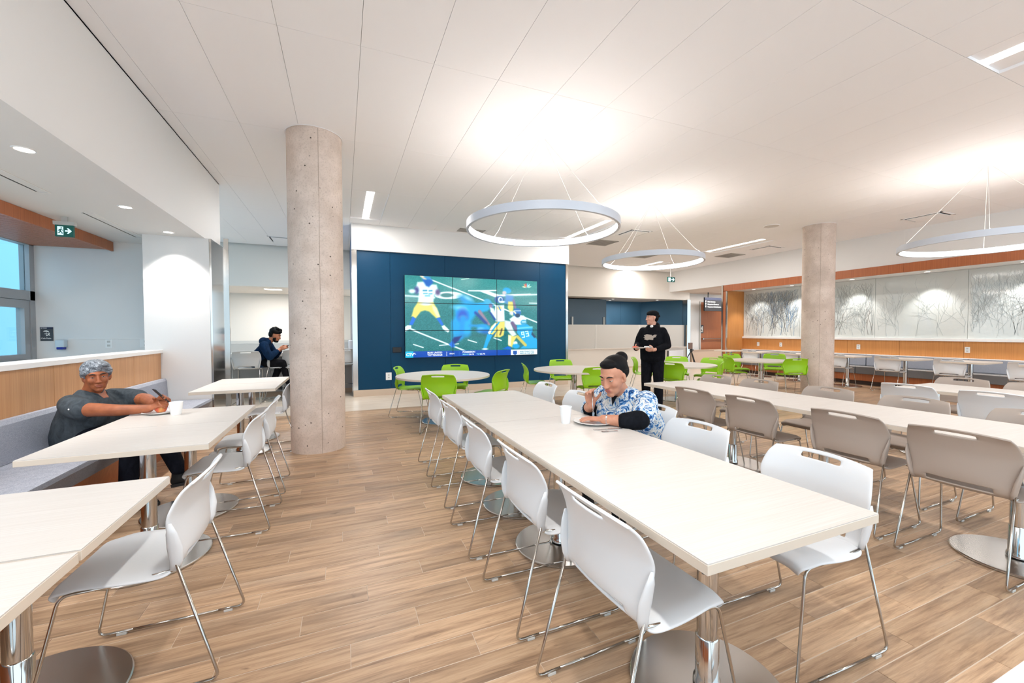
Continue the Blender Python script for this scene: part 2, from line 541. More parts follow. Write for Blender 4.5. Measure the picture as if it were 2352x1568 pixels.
# aluminium storefront on the left
win = thing('window_1', 'storefront', 'window'); del win['label'], win['category']; win['kind'] = 'structure'
fr = MB()
for y0, y1 in ((7.36, 7.45), (6.02, 6.10), (4.70, 4.78), (3.3, 3.38)):
    fr.box(-3.87, -3.77, y0, y1, 0, 2.62)
fr.box(-3.87, -3.77, 3.3, 7.45, 2.50, 2.62).box(-3.87, -3.77, 3.3, 7.45, 1.78, 1.90).box(-3.87, -3.77, 3.3, 7.45, 0, 0.12)
obj('frame', fr, M['alu_frame'], win)
for y0, y1 in ((6.10, 7.36), (4.78, 6.02), (3.38, 4.70)):
    obj('pane', MB().box(-3.825, -3.815, y0, y1, 1.90, 2.50), M['glass'], win)
    obj('pane', MB().box(-3.825, -3.815, y0, y1, 0.12, 1.78), M['glass'], win)
dr = thing('door_1', 'door', 'door'); del dr['label'], dr['category']; dr['kind'] = 'structure'
df = MB()
df.box(-3.86, -3.78, 7.26, 7.355, 0.02, 1.775).box(-3.86, -3.78, 6.105, 6.20, 0.02, 1.775)
df.box(-3.86, -3.78, 6.2, 7.26, 1.675, 1.775).box(-3.86, -3.78, 6.2, 7.26, 0.98, 1.08).box(-3.86, -3.78, 6.2, 7.26, 0.02, 0.2)
obj('door_frame', df, M['alu_frame'], dr)
obj('push_bar', MB().tube([(-3.74, 6.25, 1.0), (-3.74, 7.2, 1.0)], 0.016).tube([(-3.79, 6.3, 1.0), (-3.74, 6.3, 1.0)], 0.01).tube([(-3.79, 7.15, 1.0), (-3.74, 7.15, 1.0)], 0.01), M['alu'], dr, 60)
# wall added outside to colour the panes pale blue and bounce daylight in
struct('wall_backdrop', MB().box(-8.2, -8.0, -4.0, 20, -0.1, 5.0), mat('pale blue backdrop', (118, 172, 198), 0.8))
struct('floor.001', MB().box(-12, -3.9, YF, 16, -0.1, -0.02), mat('courtyard paving', (150, 170, 180), 0.8))
# wood slat canopy, angled edge
can = struct('trim_4', MB().prism([(-3.85, 7.44), (-2.955, 7.44), (-2.955, 7.0), (-2.995, 5.40), (-3.2, 3.2), (-3.85, 3.2)], 'z', 2.575, 2.62), M['dark_slot'])
def edge_x(y):
    if y > 7.0: return -2.955
    if y > 5.4: return -2.955-(7.0-y)*0.025
    return -2.995-(5.4-y)*0.093
y = 7.40
while y > 3.3:
    obj('slat', MB().box(-3.76, edge_x(y)-0.004, y-0.032, y, 2.505, 2.575), M['slat'], can)
    y -= 0.052
obj('fascia', MB().prism([(-2.975, 7.44), (-2.95, 7.44), (-2.95, 7.0), (-2.99, 5.4), (-3.19, 3.2), (-3.215, 3.2), (-3.015, 5.4), (-2.975, 7.0)], 'z', 2.49, 2.618), M['veneer_dark'], can)

# ---- the free standing screen block
scr = struct('wall_screen', MB().box(0.22, 5.30, 9.14, 12.3, 0, CEIL), M['white_wall'])
PB = [0.285, 0.95, 2.14, 3.33, 4.52, 5.245]
for a, b in zip(PB, PB[1:]):
    obj('panel', MB().box(a+0.002, b-0.002, 9.10, 9.14, 0.133, 3.05, 0.0015), M['blue_panel'], scr)
obj('metal_corner', MB().box(0.185, 0.285, 9.085, 9.16, 0.133, 3.055, 0.002), M['alu'], scr)
obj('metal_corner', MB().box(5.247, 5.315, 9.085, 9.16, 0.133, 3.055, 0.002), M['alu'], scr)
obj('fascia', MB().box(0.19, 5.32, 9.05, 9.16, 3.05, CEIL-0.001, 0.002), M['white_wall'], scr)
struct('baseboard_screen', MB().box(0.19, 5.31, 9.075, 9.14, 0, 0.133, 0.002), mat('beige metal base', (205, 186, 166), 0.35))
obj('side_sheet', MB().box(0.20, 0.222, 9.16, 12.2, 0.0, CEIL), mat('blue side panel', (12, 60, 100), 0.3), scr)

# ---- back wall plane with its bulkheads
struct('wall_back', MB().box(-4.6, 0.22, 12.2, 12.4, 2.53, 3.75).box(5.3, 12.62, 12.2, 12.4, 2.56, 3.75), M['warm_white'])
struct('wall_niche', MB().box(-4.6, 0.3, 14.45, 14.6, 0, 2.53), M['warm_white'])
struct('ceiling_niche', MB().box(-4.6, 0.3, 12.4, 14.6, 2.53, 2.6), mat('niche soffit', (232, 222, 212), 0.6))
for i, x in enumerate((-3.1, -1.55, -0.2)):
    struct('trim_%d' % (5+i), MB().box(x-0.008, x+0.008, 14.44, 14.452, 1.15, 2.53), mat('niche joint %d' % i, (214, 210, 203), 0.6))
struct('wall_niche_dado', MB().box(-4.6, 0.3, 14.42, 14.45, 0, 1.10), M['grey_panel'])
# servery: low partition with frosted glass, blue walls behind
part_ = struct('wall_partition', MB().box(5.3, 12.46, 12.2, 12.34, 0, 0.70), M['warm_white'])
obj('cap', MB().box(5.3, 12.46, 12.16, 12.38, 0.70, 0.735, 0.003), mat('partition cap', (214, 204, 194), 0.4), part_)
obj('skirting', MB().box(5.3, 12.46, 12.185, 12.2, 0, 0.06), mat('partition skirting', (200, 182, 164), 0.4), part_)
gx = [5.32, 6.62, 8.30, 10.2, 12.44]
for a, b in zip(gx, gx[1:]):
    obj('pane', MB().box(a+0.012, b-0.012, 12.262, 12.274, 0.735, 1.583), M['frost'], part_)
for x in gx[1:-1]:
    obj('post', MB().box(x-0.012, x+0.012, 12.25, 12.29, 0.735, 1.583), M['trim_white'], part_)
for x in (7.43, 8.75):
    obj('chrome_post', MB().box(x-0.035, x+0.035, 12.40, 12.47, 0.735, 1.86), M['alu'], part_)
bwl = struct('wall_servery', MB().box(5.3, 12.4, 13.9, 14.0, 0, 2.60), M['blue_wall'])
for a, b in ((9.5, 10.6), (10.6, 11.7)):
    obj('panel', MB().box(a+0.003, b-0.003, 13.88, 13.9, 0.0, 2.56), M['blue_wall'], bwl)
struct('wall_servery_right', MB().prism([(11.66, 13.9), (12.45, 12.40), (12.55, 12.40), (12.55, 13.9)], 'z', 0, 2.60), M['blue_wall'])
struct('wall_servery_block', MB().box(7.55, 9.2, 12.9, 13.5, 0, 2.53), M['grey_blue'])
struct('wall_servery_left', MB().box(5.3, 7.5, 13.4, 13.5, 0, 2.42), M['blue_panel'])
struct('trim_8', MB().box(5.3, 7.55, 12.95, 13.38, 2.40, 2.56), M['veneer_dark'])
struct('ceiling_servery', MB().box(5.3, 12.5, 12.4, 14.0, 2.57, 2.65), mat('servery soffit', (226, 212, 200), 0.6))
struct('trim_9', MB().box(12.46, 12.62, 12.15, 12.40, 0, 2.57, 0.002), M['alu'])
# corridor mouth on the right with low wall and door
cor = struct('wall_corridor', MB().box(12.62, 13.62, 12.6, 12.75, 0, 2.9).box(13.62, 16.2, 12.6, 12.75, 2.55, 2.9).box(16.2, 17.5, 12.6, 12.75, 0, 2.9), M['white_wall'])
struct('ceiling_corridor', MB().box(11.75, 17.5, 9.8, 12.75, 2.86, 2.94), mat('corridor soffit', (222, 208, 196), 0.6))
struct('wall_corridor_end', MB().box(17.3, 17.5, 9.0, 12.75, 0, 3.0), M['white_wall'])
struct('wall_low', MB().box(12.66, 15.6, 12.1, 12.2, 0, 0.585).box(12.64, 15.6, 12.08, 12.22, 0.585, 0.60), mat('beige low wall', (206, 180, 156), 0.35))
d2 = thing('door_2', 'd', 'd'); del d2['label'], d2['category']; d2['kind'] = 'structure'
obj('door_frame', MB().box(13.56, 13.62, 12.56, 12.62, 0, 2.56).box(13.62, 16.2, 12.56, 12.62, 2.53, 2.56), M['grey_panel'], d2)
obj('door_leaf', MB().box(13.625, 14.9, 12.60, 12.645, 0.01, 2.53), M['door_wood'], d2)
obj('door_leaf', MB().box(14.91, 16.19, 12.60, 12.645, 0.01, 2.53), M['door_wood'], d2)
obj('push_bar', MB().tube([(13.72, 12.54, 1.02), (14.85, 12.54, 1.02)], 0.02).box(13.7, 13.76, 12.52, 12.6, 0.99, 1.05).box(14.8, 14.86, 12.52, 12.6, 0.99, 1.05), M['steel'], d2, 60)
# ---- right wall with booth recess
rw = struct('wall_right', MB().box(XR, XR+0.15, YF, 12.2, 2.84, 3.7), M['white_wall'])
obj('panel_joint', MB().box(XR-0.003, XR, 5.10, 5.108, 2.84, CEIL), M['trim_white'], rw)
fb = [9.78, 7.28, 5.104, 2.9, 0.7, -1.5, YF]
for a, b in zip(fb, fb[1:]):
    obj('fascia', MB().box(XR-0.02, XR+0.03, b+0.002, a-0.002, 2.64, 2.84, 0.0015), M['veneer_dark'], rw)
struct('ceiling_booth', MB().box(XR+0.03, 12.44, YF, 9.74, 2.655, 2.75), M['trim_white'])
struct('wall_booth_side', MB().box(XR, 12.44, 9.70, 9.80, 0, 2.66), M['veneer_warm'])
struct('trim_10', MB().box(XR-0.02, XR+0.03, 9.66, 9.80, 0, 2.66), M['veneer_dark'])
struct('trim_11', MB().box(XR-0.04, XR+0.0, 9.63, 9.67, 0, 2.64).box(XR-0.04, XR+0.0, 9.78, 9.83, 0, 2.84), M['alu'])
br = struct('wall_booth', MB().box(12.44, 12.60, YF, 9.80, 0, 2.7), M['white_wall'])
pj = [9.70, 8.84, 7.73, 6.62, 5.52, 4.42, 3.32, 2.22, 1.12, 0.02, -1.08, -2.18]
for a, b in zip(pj, pj[1:]):
    obj('panel', MB().box(12.41, 12.44, b+0.002, a-0.002, 0.70, 1.10, 0.0015), M['veneer_warm'], br)
obj('sill', MB().box(12.37, 12.44, YF, 9.70, 1.10, 1.162, 0.003), M['trim_white'], br)
# etched twig art on back painted glass panes
def twigs(y0, y1, dens, seed, dark, blue):
    rn = random.Random(seed); light_, dk, bl = MB(), MB(), MB()
    def strip(mb, y, z, yb, zb, w):
        dx, dz = yb-y, zb-z; L = math.hypot(dx, dz) or 1
        px, pz = -dz/L*w/2, dx/L*w/2
        mb.prism([(y-px, z-pz), (yb-px*0.6, zb-pz*0.6), (yb+px*0.6, zb+pz*0.6), (y+px, z+pz)], 'x', 12.4215, 12.4235)
    def grow(mb, y, z, ang, ln, w, depth):
        for _ in range(4):
            a = ang+rn.uniform(-0.22, 0.22)
            yb, zb = y+math.sin(a)*ln, z+math.cos(a)*ln
            if not (y0+0.02 < yb < y1-0.02) or zb > 2.58: return
            strip(mb, y, z, yb, zb, w)
            if depth and rn.random() < 0.72:
                grow(mb, yb, zb, a+rn.choice((-1, 1))*rn.uniform(0.3, 0.75), ln*0.72, w*0.68, depth-1)
            y, z, ang, w = yb, zb, a*0.9, w*0.85
    n = int((y1-y0)*dens)
    for i in range(n):
        y = rn.uniform(y0+0.05, y1-0.05); q = rn.random()
        mb = bl if q < blue else (dk if q < blue+dark else light_)
        grow(mb, y, 1.18+rn.random()*0.25, rn.uniform(-0.15, 0.15), rn.uniform(0.10, 0.24), rn.uniform(0.006, 0.013), 3)
    return light_, dk, bl
panes = [(7.87, 9.69, 30, 0.35, 0.14), (6.03, 7.87, 26, 0.22, 0.02), (4.37, 6.03, 6, 0.0, 0.0), (2.62, 4.37, 14, 0.0, 0.0), (0.8, 2.62, 8, 0.0, 0.0), (-1.0, 0.8, 6, 0.0, 0), (-3.0, -1.0, 5, 0, 0)]
for i, (a, b, dn, dk, bl) in enumerate(panes):
    p = obj('art_pane', MB().box(12.424, 12.44, a+0.003, b-0.003, 1.162, 2.65, 0.001), M['art_glass'], br)
    ml, md, mb_ = twigs(a, b, dn, 50+i, dk, bl)
    for nme, q, mt in (('etched_twigs', ml, 'twig'), ('etched_twigs', md, 'twig_dark'), ('etched_twigs', mb_, 'twig_blue')):
        if len(q.bm.verts): obj(nme, q, M[mt], p)['kind'] = 'stuff'

# =================================================================== COLUMNS
def column(x, y, r, label):
    t = thing('concrete_column', label, 'column', (x, y, 0), 0)
    obj('shaft', MB().cyl((0, 0), r, 0, CEIL, 64), M['concrete'], t, 40)
    obj('collar', MB().lathe([(r+0.012, CEIL-0.006), (r+0.016, CEIL-0.006), (r+0.016, CEIL-0.001), (r+0.012, CEIL-0.001)], 48, closed=True), M['ceiling'], t)
    a = math.atan2(-y, -x)
    obj('form_seam', MB().box(r-0.004, r+0.0015, -0.002, 0.002, 0.0, CEIL-0.01), mat('seam grey', (168, 150, 134), 0.8), t).rotation_euler = (0, 0, a+0.12)
    return t
column(-0.274, 5.27, 0.29, 'round bare concrete column nearest the booth with the seated woman')
column(9.48, 5.63, 0.29, 'round bare concrete column standing before the etched glass wall')

# =================================================================== CEILING FIXTURES
def linear_light(i, j, label, lit=True):
    x0, y0 = 0.158+CPW*i, 3.46+CPL*j
    t = thing('ceiling_light', label, 'ceiling light', (x0+CPW/2, y0+CPL/2, CEIL), 0, 'recessed linear ceiling lights')
    w, l = CPW/2-0.002, CPL/2-0.002
    b = MB().box(-w, -0.06, -l, l, 0.025, 0.035).box(0.06, w, -l, l, 0.025, 0.035).box(-w, w, -l, l, 0.05, 0.06)
    b.box(-w, -w+0.004, -l, l, 0, 0.05).box(w-0.004, w, -l, l, 0, 0.05).box(-w, w, -l, -l+0.004, 0, 0.05).box(-w, w, l-0.004, l, 0, 0.05)
    obj('housing', b, M['ceiling'], t)
    obj('diffuser', MB().box(-0.058, 0.058, -l+0.006, l-0.006, 0.020, 0.03), M['light'], t)
    area_light('lamp_or_fill', (x0+CPW/2, y0+CPL/2, CEIL-0.02), 0.12, CPL-0.05, LINEAR_POWER)
    return t
linear_light(0, 2, 'lit linear ceiling light in front of the left end of the screen wall')
linear_light(8, 2, 'lit linear ceiling light seen through the largest ring lamp')
linear_light(16, 2, 'lit linear ceiling light just left of the far concrete column top')
linear_light(16, 4, 'lit linear ceiling light seen through the smaller middle ring lamp')
linear_light(8, -2, 'big lit linear ceiling light at the top right corner of the photo')
# further rows of the same lights above and behind the camera
linear_light(0, -2, 'linear ceiling light above the camera, outside the photo, on the left')
linear_light(16, -2, 'linear ceiling light outside the photo at the far right')
for x, y in ((0.45, -2.0), (5.05, -2.0), (9.66, -2.0)):
    area_light('lamp_or_fill', (x, y, CEIL-0.02), 0.12, 1.68, LINEAR_POWER)

def vent(x, y, sx, sy, label, style='grille', rz=0):
    t = thing('ceiling_vent', label, 'vent', (x, y, CEIL), rz, 'square ceiling vents')
    w, l = sx/2, sy/2
    f = MB()
    for a in ((-w, w, -l, -l+0.03), (-w, w, l-0.03, l), (-w, -w+0.03, -l, l), (w-0.03, w, -l, l)):
        f.box(a[0], a[1], a[2], a[3], -0.008, 0.001)
    obj('frame', f, M['vent'] if style == 'grille' else M['ceiling'], t)
    if style == 'grille':
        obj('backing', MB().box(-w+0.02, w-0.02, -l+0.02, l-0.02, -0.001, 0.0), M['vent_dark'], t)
        n = 9
        for k in range(n):
            q = -l+0.05+(2*l-0.1)*k/(n-1)
            obj('slat', MB().box(-w+0.03, w-0.03, q-0.016, q+0.016, -0.006, -0.003), M['vent'], t)
    else:
        obj('backing', MB().box(-w+0.02, w-0.02, -l+0.02, l-0.02, -0.001, 0.0), M['dark_slot'], t)
        obj('plate', MB().box(-w+0.065, w-0.065, -l+0.065, l-0.065, -0.018, -0.006, 0.002), M['ceiling'], t)
    return t
vent(-1.29, 11.3, 0.62, 0.62, 'square ceiling vent partly hidden by the near concrete column', 'plate')
vent(2.66, 8.78, 0.58, 0.30, 'grey ceiling grille at the left rim of the largest ring lamp')
vent(6.10, 8.73, 0.58, 0.58, 'closed grey ceiling grille between the two ring lamps')
vent(6.18, 7.62, 0.58, 0.58, 'dark edged square ceiling diffuser beside the largest ring lamp', 'plate')
vent(8.32, 9.80, 0.58, 0.58, 'grey ceiling grille seen inside the smaller ring lamp')
vent(10.67, 8.80, 0.58, 0.58, 'grey ceiling grille below the linear light near the far column')
vent(10.70, 7.68, 0.58, 0.58, 'square ceiling diffuser left of the far concrete column', 'plate')
vent(10.72, 4.37, 0.50, 0.62, 'square ceiling diffuser right of the far concrete column', 'plate')
sp = thing('ceiling_speaker', 'round white ceiling speaker between the two columns', 'speaker', (8.52, 6.01, CEIL), 0)
obj('rim', MB().lathe([(0.145, 0), (0.16, 0), (0.155, -0.008), (0.14, -0.008)], 32, closed=True), M['ceiling'], sp, 30)
obj('grille', MB().cyl((0, 0), 0.142, -0.005, 0.0, 32), mat('speaker cloth', (214, 208, 203), 0.8), sp)

def ring_lamp(x, y, z, R, label):
    t = thing('ring_pendant_lamp', label, 'pendant lamp', (x, y, z), 0, 'ring pendant lamps')
    n = 72
    obj('ring', MB().lathe([(R, 0.0), (R, 0.085), (R-0.030, 0.085), (R-0.032, 0.080), (R-0.024, 0.078), (R-0.024, 0.009), (R-0.032, 0.007), (R-0.030, 0.0)], n, closed=True), mat('white ring housing', (206, 211, 220), 0.4), t, 30)
    obj('diffuser', MB().lathe([(R-0.026, 0.010), (R-0.026, 0.077), (R-0.030, 0.077), (R-0.030, 0.010)], n, closed=True), M['ring_down'], t, 30)
    obj('upper_diffuser', MB().lathe([(R-0.026, 0.0852), (R-0.010, 0.0852), (R-0.010, 0.0856), (R-0.026, 0.0856)], n, closed=True), M['ring_up'], t, 30)
    obj('canopy', MB().lathe([(0.0, CEIL-z), (0.085, CEIL-z), (0.085, CEIL-z-0.02), (0.0, CEIL-z-0.02)], 32, closed=True), M['ceiling'], t, 30)
    for a in (20, 110, 200, 290):
        c, s = math.cos(math.radians(a)), math.sin(math.radians(a))
        h = CEIL-z-0.02
        obj('cable', MB().tube([(0.04*c, 0.04*s, h), ((R-0.05)*c*0.94, (R-0.05)*s*0.94, 0.15), ((R-0.016)*c, (R-0.016)*s, 0.09)], 0.003, 6), mat('cable white', (226, 224, 220), 0.5), t)
    return t
ring_lamp(2.17, 4.30, 2.52, 0.885, 'largest glowing white ring pendant lamp hanging before the screen wall')
ring_lamp(5.10, 5.80, 2.55, 0.87, 'smaller glowing ring pendant lamp hanging left of the far column')
ring_lamp(8.16, 2.71, 2.50, 0.90, 'glowing ring pendant lamp cut off by the right edge of the photo')

def downlight(x, y, z, label, group, power, angle=75, r=0.05):
    t = thing('downlight', label, 'downlight', (x, y, z), 0, group)
    obj('trim_ring', MB().lathe([(r, 0), (r+0.014, 0), (r+0.010, -0.006), (r, -0.004)], 28, closed=True), M['trim_white'], t, 30)
    obj('lens', MB().cyl((0, 0), r, -0.003, 0.0, 28), M['light_soft'], t)
    if power: spot_light('downlight_lamp', (x, y, z-0.02), power, angle, 0.5)
    return t
downlight(-2.02, 3.93, 2.62, 'lit round downlight nearest the camera in the left soffit', 'left soffit downlights', 75)
downlight(-2.01, 5.33, 2.62, 'lit round downlight in the middle of the left soffit', 'left soffit downlights', 75)
downlight(-2.02, 6.46, 2.62, 'lit round downlight close to the white fin wall', 'left soffit downlights', 80, 95)
for i, (y, w) in enumerate(((9.09, 'leftmost of the row above the etched glass'), (7.90, 'just left of the far column'), (6.38, 'just right of the far column'), (4.92, 'right of the far column above the pale glass'), (3.5, 'near the right edge of the photo'), (2.1, 'beyond the right edge'))):
    downlight(12.10, y, 2.655, 'small lit booth soffit downlight ' + w, 'booth soffit downlights', 55, 90)
for x, y, w in ((9.5, 12.9, 'front left one in the servery soffit'), (9.8, 13.5, 'rear one in the servery soffit'), (11.5, 12.75, 'right one in the servery soffit')):
    downlight(x, y, 2.57, 'small lit downlight, ' + w, 'servery downlights', 30)
np_ = thing('niche_light', 'small square lit panel in the niche soffit behind the near column', 'ceiling light', (-1.75, 12.9, 2.53))
obj('panel', MB().box(-0.2, 0.2, -0.13, 0.13, -0.01, 0.0), M['light_soft'], np_)
obj('frame', MB().box(-0.22, 0.22, -0.15, 0.15, -0.004, 0.0), M['trim_white'], np_)
area_light('niche_lamp', (-1.75, 13.2, 2.50), 1.5, 0.3, 45)
# linear slot diffusers in the left soffit
for y0, y1, w in ((3.1, 5.05, 'nearest the camera'), (5.75, 6.95, 'closer to the white fin wall')):
    t = thing('slot_diffuser', 'narrow recessed slot diffuser in the left soffit, the one ' + w, 'vent', (-2.48, (y0+y1)/2, 2.62), 0, 'left soffit slot diffusers')
    h = (y1-y0)/2
    obj('frame', MB().box(-0.055, -0.045, -h, h, -0.006, 0).box(0.045, 0.055, -h, h, -0.006, 0).box(-0.05, 0.05, h-0.01, h, -0.006, 0), M['trim_white'], t)
    obj('blade', MB().box(-0.045, -0.035, -h, h, -0.002, 0), M['dark_slot'], t)
    obj('blade', MB().box(-0.03, 0.04, -h, h-0.02, -0.003, 0), M['white_wall'], t)
# added fill light without a fixture, unseen behind the near column, brightens the alcove
area_light('lamp_or_fill', (-0.48, 9.6, CEIL-0.02), 0.12, 1.68, 60.0, (0.93, 0.97, 1.0))
# fill lights added out of view on the left to brighten the vestibule
area_light('vestibule_fill', (-3.1, 2.2, 2.59), 1.1, 1.6, 50.0, (0.95, 0.98, 1.0))
area_light('vestibule_fill', (-3.1, 0.2, 2.59), 1.1, 1.6, 50.0, (0.95, 0.98, 1.0))
# niche and servery ceiling wash
area_light('servery_lamp', (9.0, 13.2, 2.5), 4.0, 0.4, 40)
area_light('corridor_lamp', (14.0, 11.4, 2.82), 2.5, 0.4, 60)

# =================================================================== CHAIRS
def catmull(st, n):
    st = np.array(st, float); P = np.vstack([2*st[0]-st[1], st, 2*st[-1]-st[-2]])
    out = []
    segs = len(st)-1
    for k in range(n+1):
        u = k/n*segs; i = min(int(u), segs-1); t = u-i
        p0, p1, p2, p3 = P[i:i+4]
        out.append(0.5*((2*p1)+(-p0+p2)*t+(2*p0-5*p1+4*p2-p3)*t*t+(-p0+3*p1-3*p2+p3)*t**3))
    return np.array(out)
# stations: forward x, height z, half width, forward wrap of the sides
SEAT_ST = [(0.212, 0.418, 0.186, 0), (0.222, 0.436, 0.198, 0), (0.205, 0.451, 0.208, 0), (0.12, 0.453, 0.222, 0), (0.02, 0.446, 0.228, 0), (-0.07, 0.443, 0.226, 0), (-0.11, 0.446, 0.220, 0.004), (-0.132, 0.455, 0.212, 0.010)]
BACK_ST = [(-0.132, 0.455, 0.212, 0.010), (-0.156, 0.477, 0.205, 0.02), (-0.168, 0.508, 0.204, 0.03), (-0.172, 0.545, 0.212, 0.042), (-0.170, 0.60, 0.230, 0.05), (-0.170, 0.655, 0.240, 0.05), (-0.178, 0.70, 0.236, 0.043), (-0.192, 0.745, 0.226, 0.034), (-0.210, 0.780, 0.213, 0.027), (-0.216, 0.791, 0.210, 0.025)]
US = [-1, -0.94, -0.8, -0.66, -0.52, -0.38, -0.26, -0.13, 0, 0.13, 0.26, 0.38, 0.52, 0.66, 0.8, 0.94, 1]
def shell(st, n, holes, dz, seat):
    S = catmull(st, n); bm = bmesh.new(); grid = []
    for k, (x, z, w, c) in enumerate(S):
        row = []
        for u in US:
            zz, xx = z, x+c*u*u
            if seat:
                zz += 0.012*abs(u)**2.2*(1 if x < 0.15 else 0.2)
                zz += -0.016*max(0, abs(u)-0.8)/0.2
            else:
                a = max(0, (z-0.72)/0.075); zz -= 0.018*a*a*u*u
                b = max(0, (0.53-z)/0.052); zz -= 0.0*b
            row.append(bm.verts.new((xx, u*w, zz+dz)))
        grid.append(row)
    for k in range(n):
        for j in range(len(US)-1):
            zc = (S[k][1]+S[k+1][1])/2; uc = (US[j]+US[j+1])/2
            if any(z0 < zc < z1 and abs(uc) < um for z0, z1, um in holes): continue
            bm.faces.new((grid[k][j], grid[k][j+1], grid[k+1][j+1], grid[k+1][j]))
    me = bpy.data.meshes.new('shell'); bm.to_mesh(me); bm.free()
    me = baked('shell', me, [('SOLIDIFY', dict(thickness=0.011, offset=0)), ('SUBSURF', dict(levels=1, render_levels=1))])
    me.polygons.foreach_set('use_smooth', [True]*len(me.polygons))
    return me
def bracket_mesh(s, dz):
    mb = MB()
    rows = []
    for x, y, z, a, b in ((-0.132, 0.203, 0.455, 0.010, 0.016), (-0.140, 0.209, 0.490, 0.012, 0.022), (-0.140, 0.220, 0.545, 0.011, 0.026), (-0.134, 0.233, 0.605, 0.008, 0.018), (-0.130, 0.238, 0.645, 0.003, 0.006)):
        rows.append([mb.bm.verts.new((x+b*math.cos(t), s*(y+a*math.sin(t)), z+dz)) for t in [2*PI*k/10 for k in range(10)]])
    for a, b in zip(rows, rows[1:]):
        for k in range(10):
            j = (k+1) % 10; mb.bm.faces.new((a[k], a[j], b[j], b[k]))
    mb.bm.faces.new(rows[0][::-1]); mb.bm.faces.new(rows[-1])
    return mb.mesh('bracket', 180)
ROD = 0.0056
def chair_meshes(dz):
    d = {}
    d['seat'] = shell(SEAT_ST, 18, [], dz, True)
    d['backrest'] = shell(BACK_ST, 44, [(0.470, 0.498, 0.60), (0.752, 0.774, 0.38)], dz, False)
    for s in (-1, 1):
        fl = fillet([(0.16, s*0.23, 0.014), (0.282, s*0.23, 0.014), (0.196, s*0.200, 0.432+dz), (0.03, s*0.196, 0.432+dz)], 0.035)
        d['front_leg', s] = MB().tube(fl, ROD, 8).mesh('leg', 180)
        rl = fillet([(-0.16, s*0.23, 0.014), (-0.272, s*0.23, 0.014), (-0.134, s*0.212, 0.50+dz)], 0.035)
        d['rear_leg', s] = MB().tube(rl, ROD, 8).mesh('leg', 180)
        d['runner', s] = MB().tube([(-0.16, s*0.23, 0.014), (0.16, s*0.23, 0.014)], ROD, 8).mesh('runner', 180)
        d['under', s] = MB().tube([(0.03, s*0.196, 0.432+dz), (-0.128, s*0.205, 0.455+dz)], ROD, 8).mesh('seat_rail', 180)
        d['bracket', s] = bracket_mesh(s, dz)
        for x in (-0.2, 0.2):
            d['glide', s, x] = MB().box(x-0.018, x+0.018, s*0.23-0.007, s*0.23+0.007, 0.0, 0.012, 0.002).mesh('foot_glide')
    d['bar', 1] = MB().tube([(0.10, -0.197, 0.430+dz), (0.10, 0.197, 0.430+dz)], ROD, 8).mesh('cross_bar', 180)
    if dz: d['bar', 2] = MB().tube([(0.245, -0.216, 0.22), (0.245, 0.216, 0.22)], ROD, 8).mesh('cross_bar', 180)
    return d
CM = {0: chair_meshes(0), 1: chair_meshes(0.215)}
def make_chair(name, m, hi=0):
    t = thing(name, '-', 'stool' if hi else 'chair')
    def part(nm, me, mt):
        if me.materials and me.materials[0] != mt: me = me.copy(); me.materials.clear()
        return link(nm, me, mt, t)
    d = CM[hi]
    part('seat', d['seat'], m); part('backrest', d['backrest'], m)
    for s in (-1, 1):
        part('leg', d['front_leg', s], M['rod']); part('leg', d['rear_leg', s], M['rod'])
        part('runner', d['runner', s], M['rod']); part('seat_rail', d['under', s], M['rod'])
        part('bracket', d['bracket', s], m)
        for x in (-0.2, 0.2): part('foot_glide', d['glide', s, x], M['rubber'])
    part('cross_bar', d['bar', 1], M['rod'])
    if hi: part('foot_bar', d['bar', 2], M['rod'])
    register(t)
    return t
PROTO, USED = {}, set()
def chair(kind, x, y, deg, label, group):
    if kind not in PROTO:
        PROTO[kind] = make_chair('bar_stool' if kind == 'stool' else 'stacking_chair', {'white': M['white_chair'], 'taupe': M['taupe_chair'], 'green': M['green_chair'], 'stool': mat('pale grey polypropylene', (186, 187, 187), 0.4)}[kind], 1 if kind == 'stool' else 0)
        o = PROTO[kind]
    else:
        o = copy_tree(PROTO[kind])
    o.location = (x, y, 0); o.rotation_euler = (0, 0, math.radians(deg))
    o['label'] = label; o['group'] = group
    return o
g = 'white chairs along the left side of the centre table'
for (x, y, a), w in zip(((0.95, 1.175, 2), (0.945, 1.825, 0), (0.935, 2.51, -1), (0.955, 3.255, 1), (0.965, 3.985, 0)),
        ('nearest the camera, largest of its row', 'second from the camera', 'third from the camera', 'fourth from the camera', 'farthest, by the green chairs')):
    chair('white', x, y, a, 'white chair left of the centre table, ' + w, g)
g = 'white chairs along the right side of the centre table'
for (x, y, a), w in zip(((1.83, 1.19, 178), (1.83, 1.86, 183), (2.02, 2.45, 180), (1.86, 3.26, 180), (1.88, 3.97, 180)),
        ('nearest the camera at the table corner', 'next behind the nearest one', 'under the woman in blue print', 'just beyond the woman in blue print', 'farthest, near the green chairs')):
    chair('white', x, y, a, 'white chair right of the centre table, ' + w, g)
g = 'taupe chairs along the near side of the second long table'
for (x, y, a), w in zip(((3.375, 1.16, 0), (3.39, 1.73, 0), (3.37, 2.45, 0), (3.36, 3.04, 0)), ('largest, at the right edge of the photo', 'second largest of the second table', 'third largest of the second table', 'smallest, behind the woman in blue print')):
    chair('taupe', x, y, a, 'taupe chair seen from behind, ' + w, g)
g = 'taupe chairs along the far side of the second long table'
for (x, y, a), w in zip(((4.20, 3.78, 180), (4.24, 3.23, 180), (4.24, 2.51, 180), (4.22, 1.85, 180), (4.22, 1.19, 180)),
        ('farthest left, in front of a green chair', 'second from the left, under the linear light', 'in front of the far concrete column', 'right of the far concrete column', 'cut off by the right edge of the photo')):
    chair('taupe', x, y, a, 'taupe chair across the second table, ' + w, g)
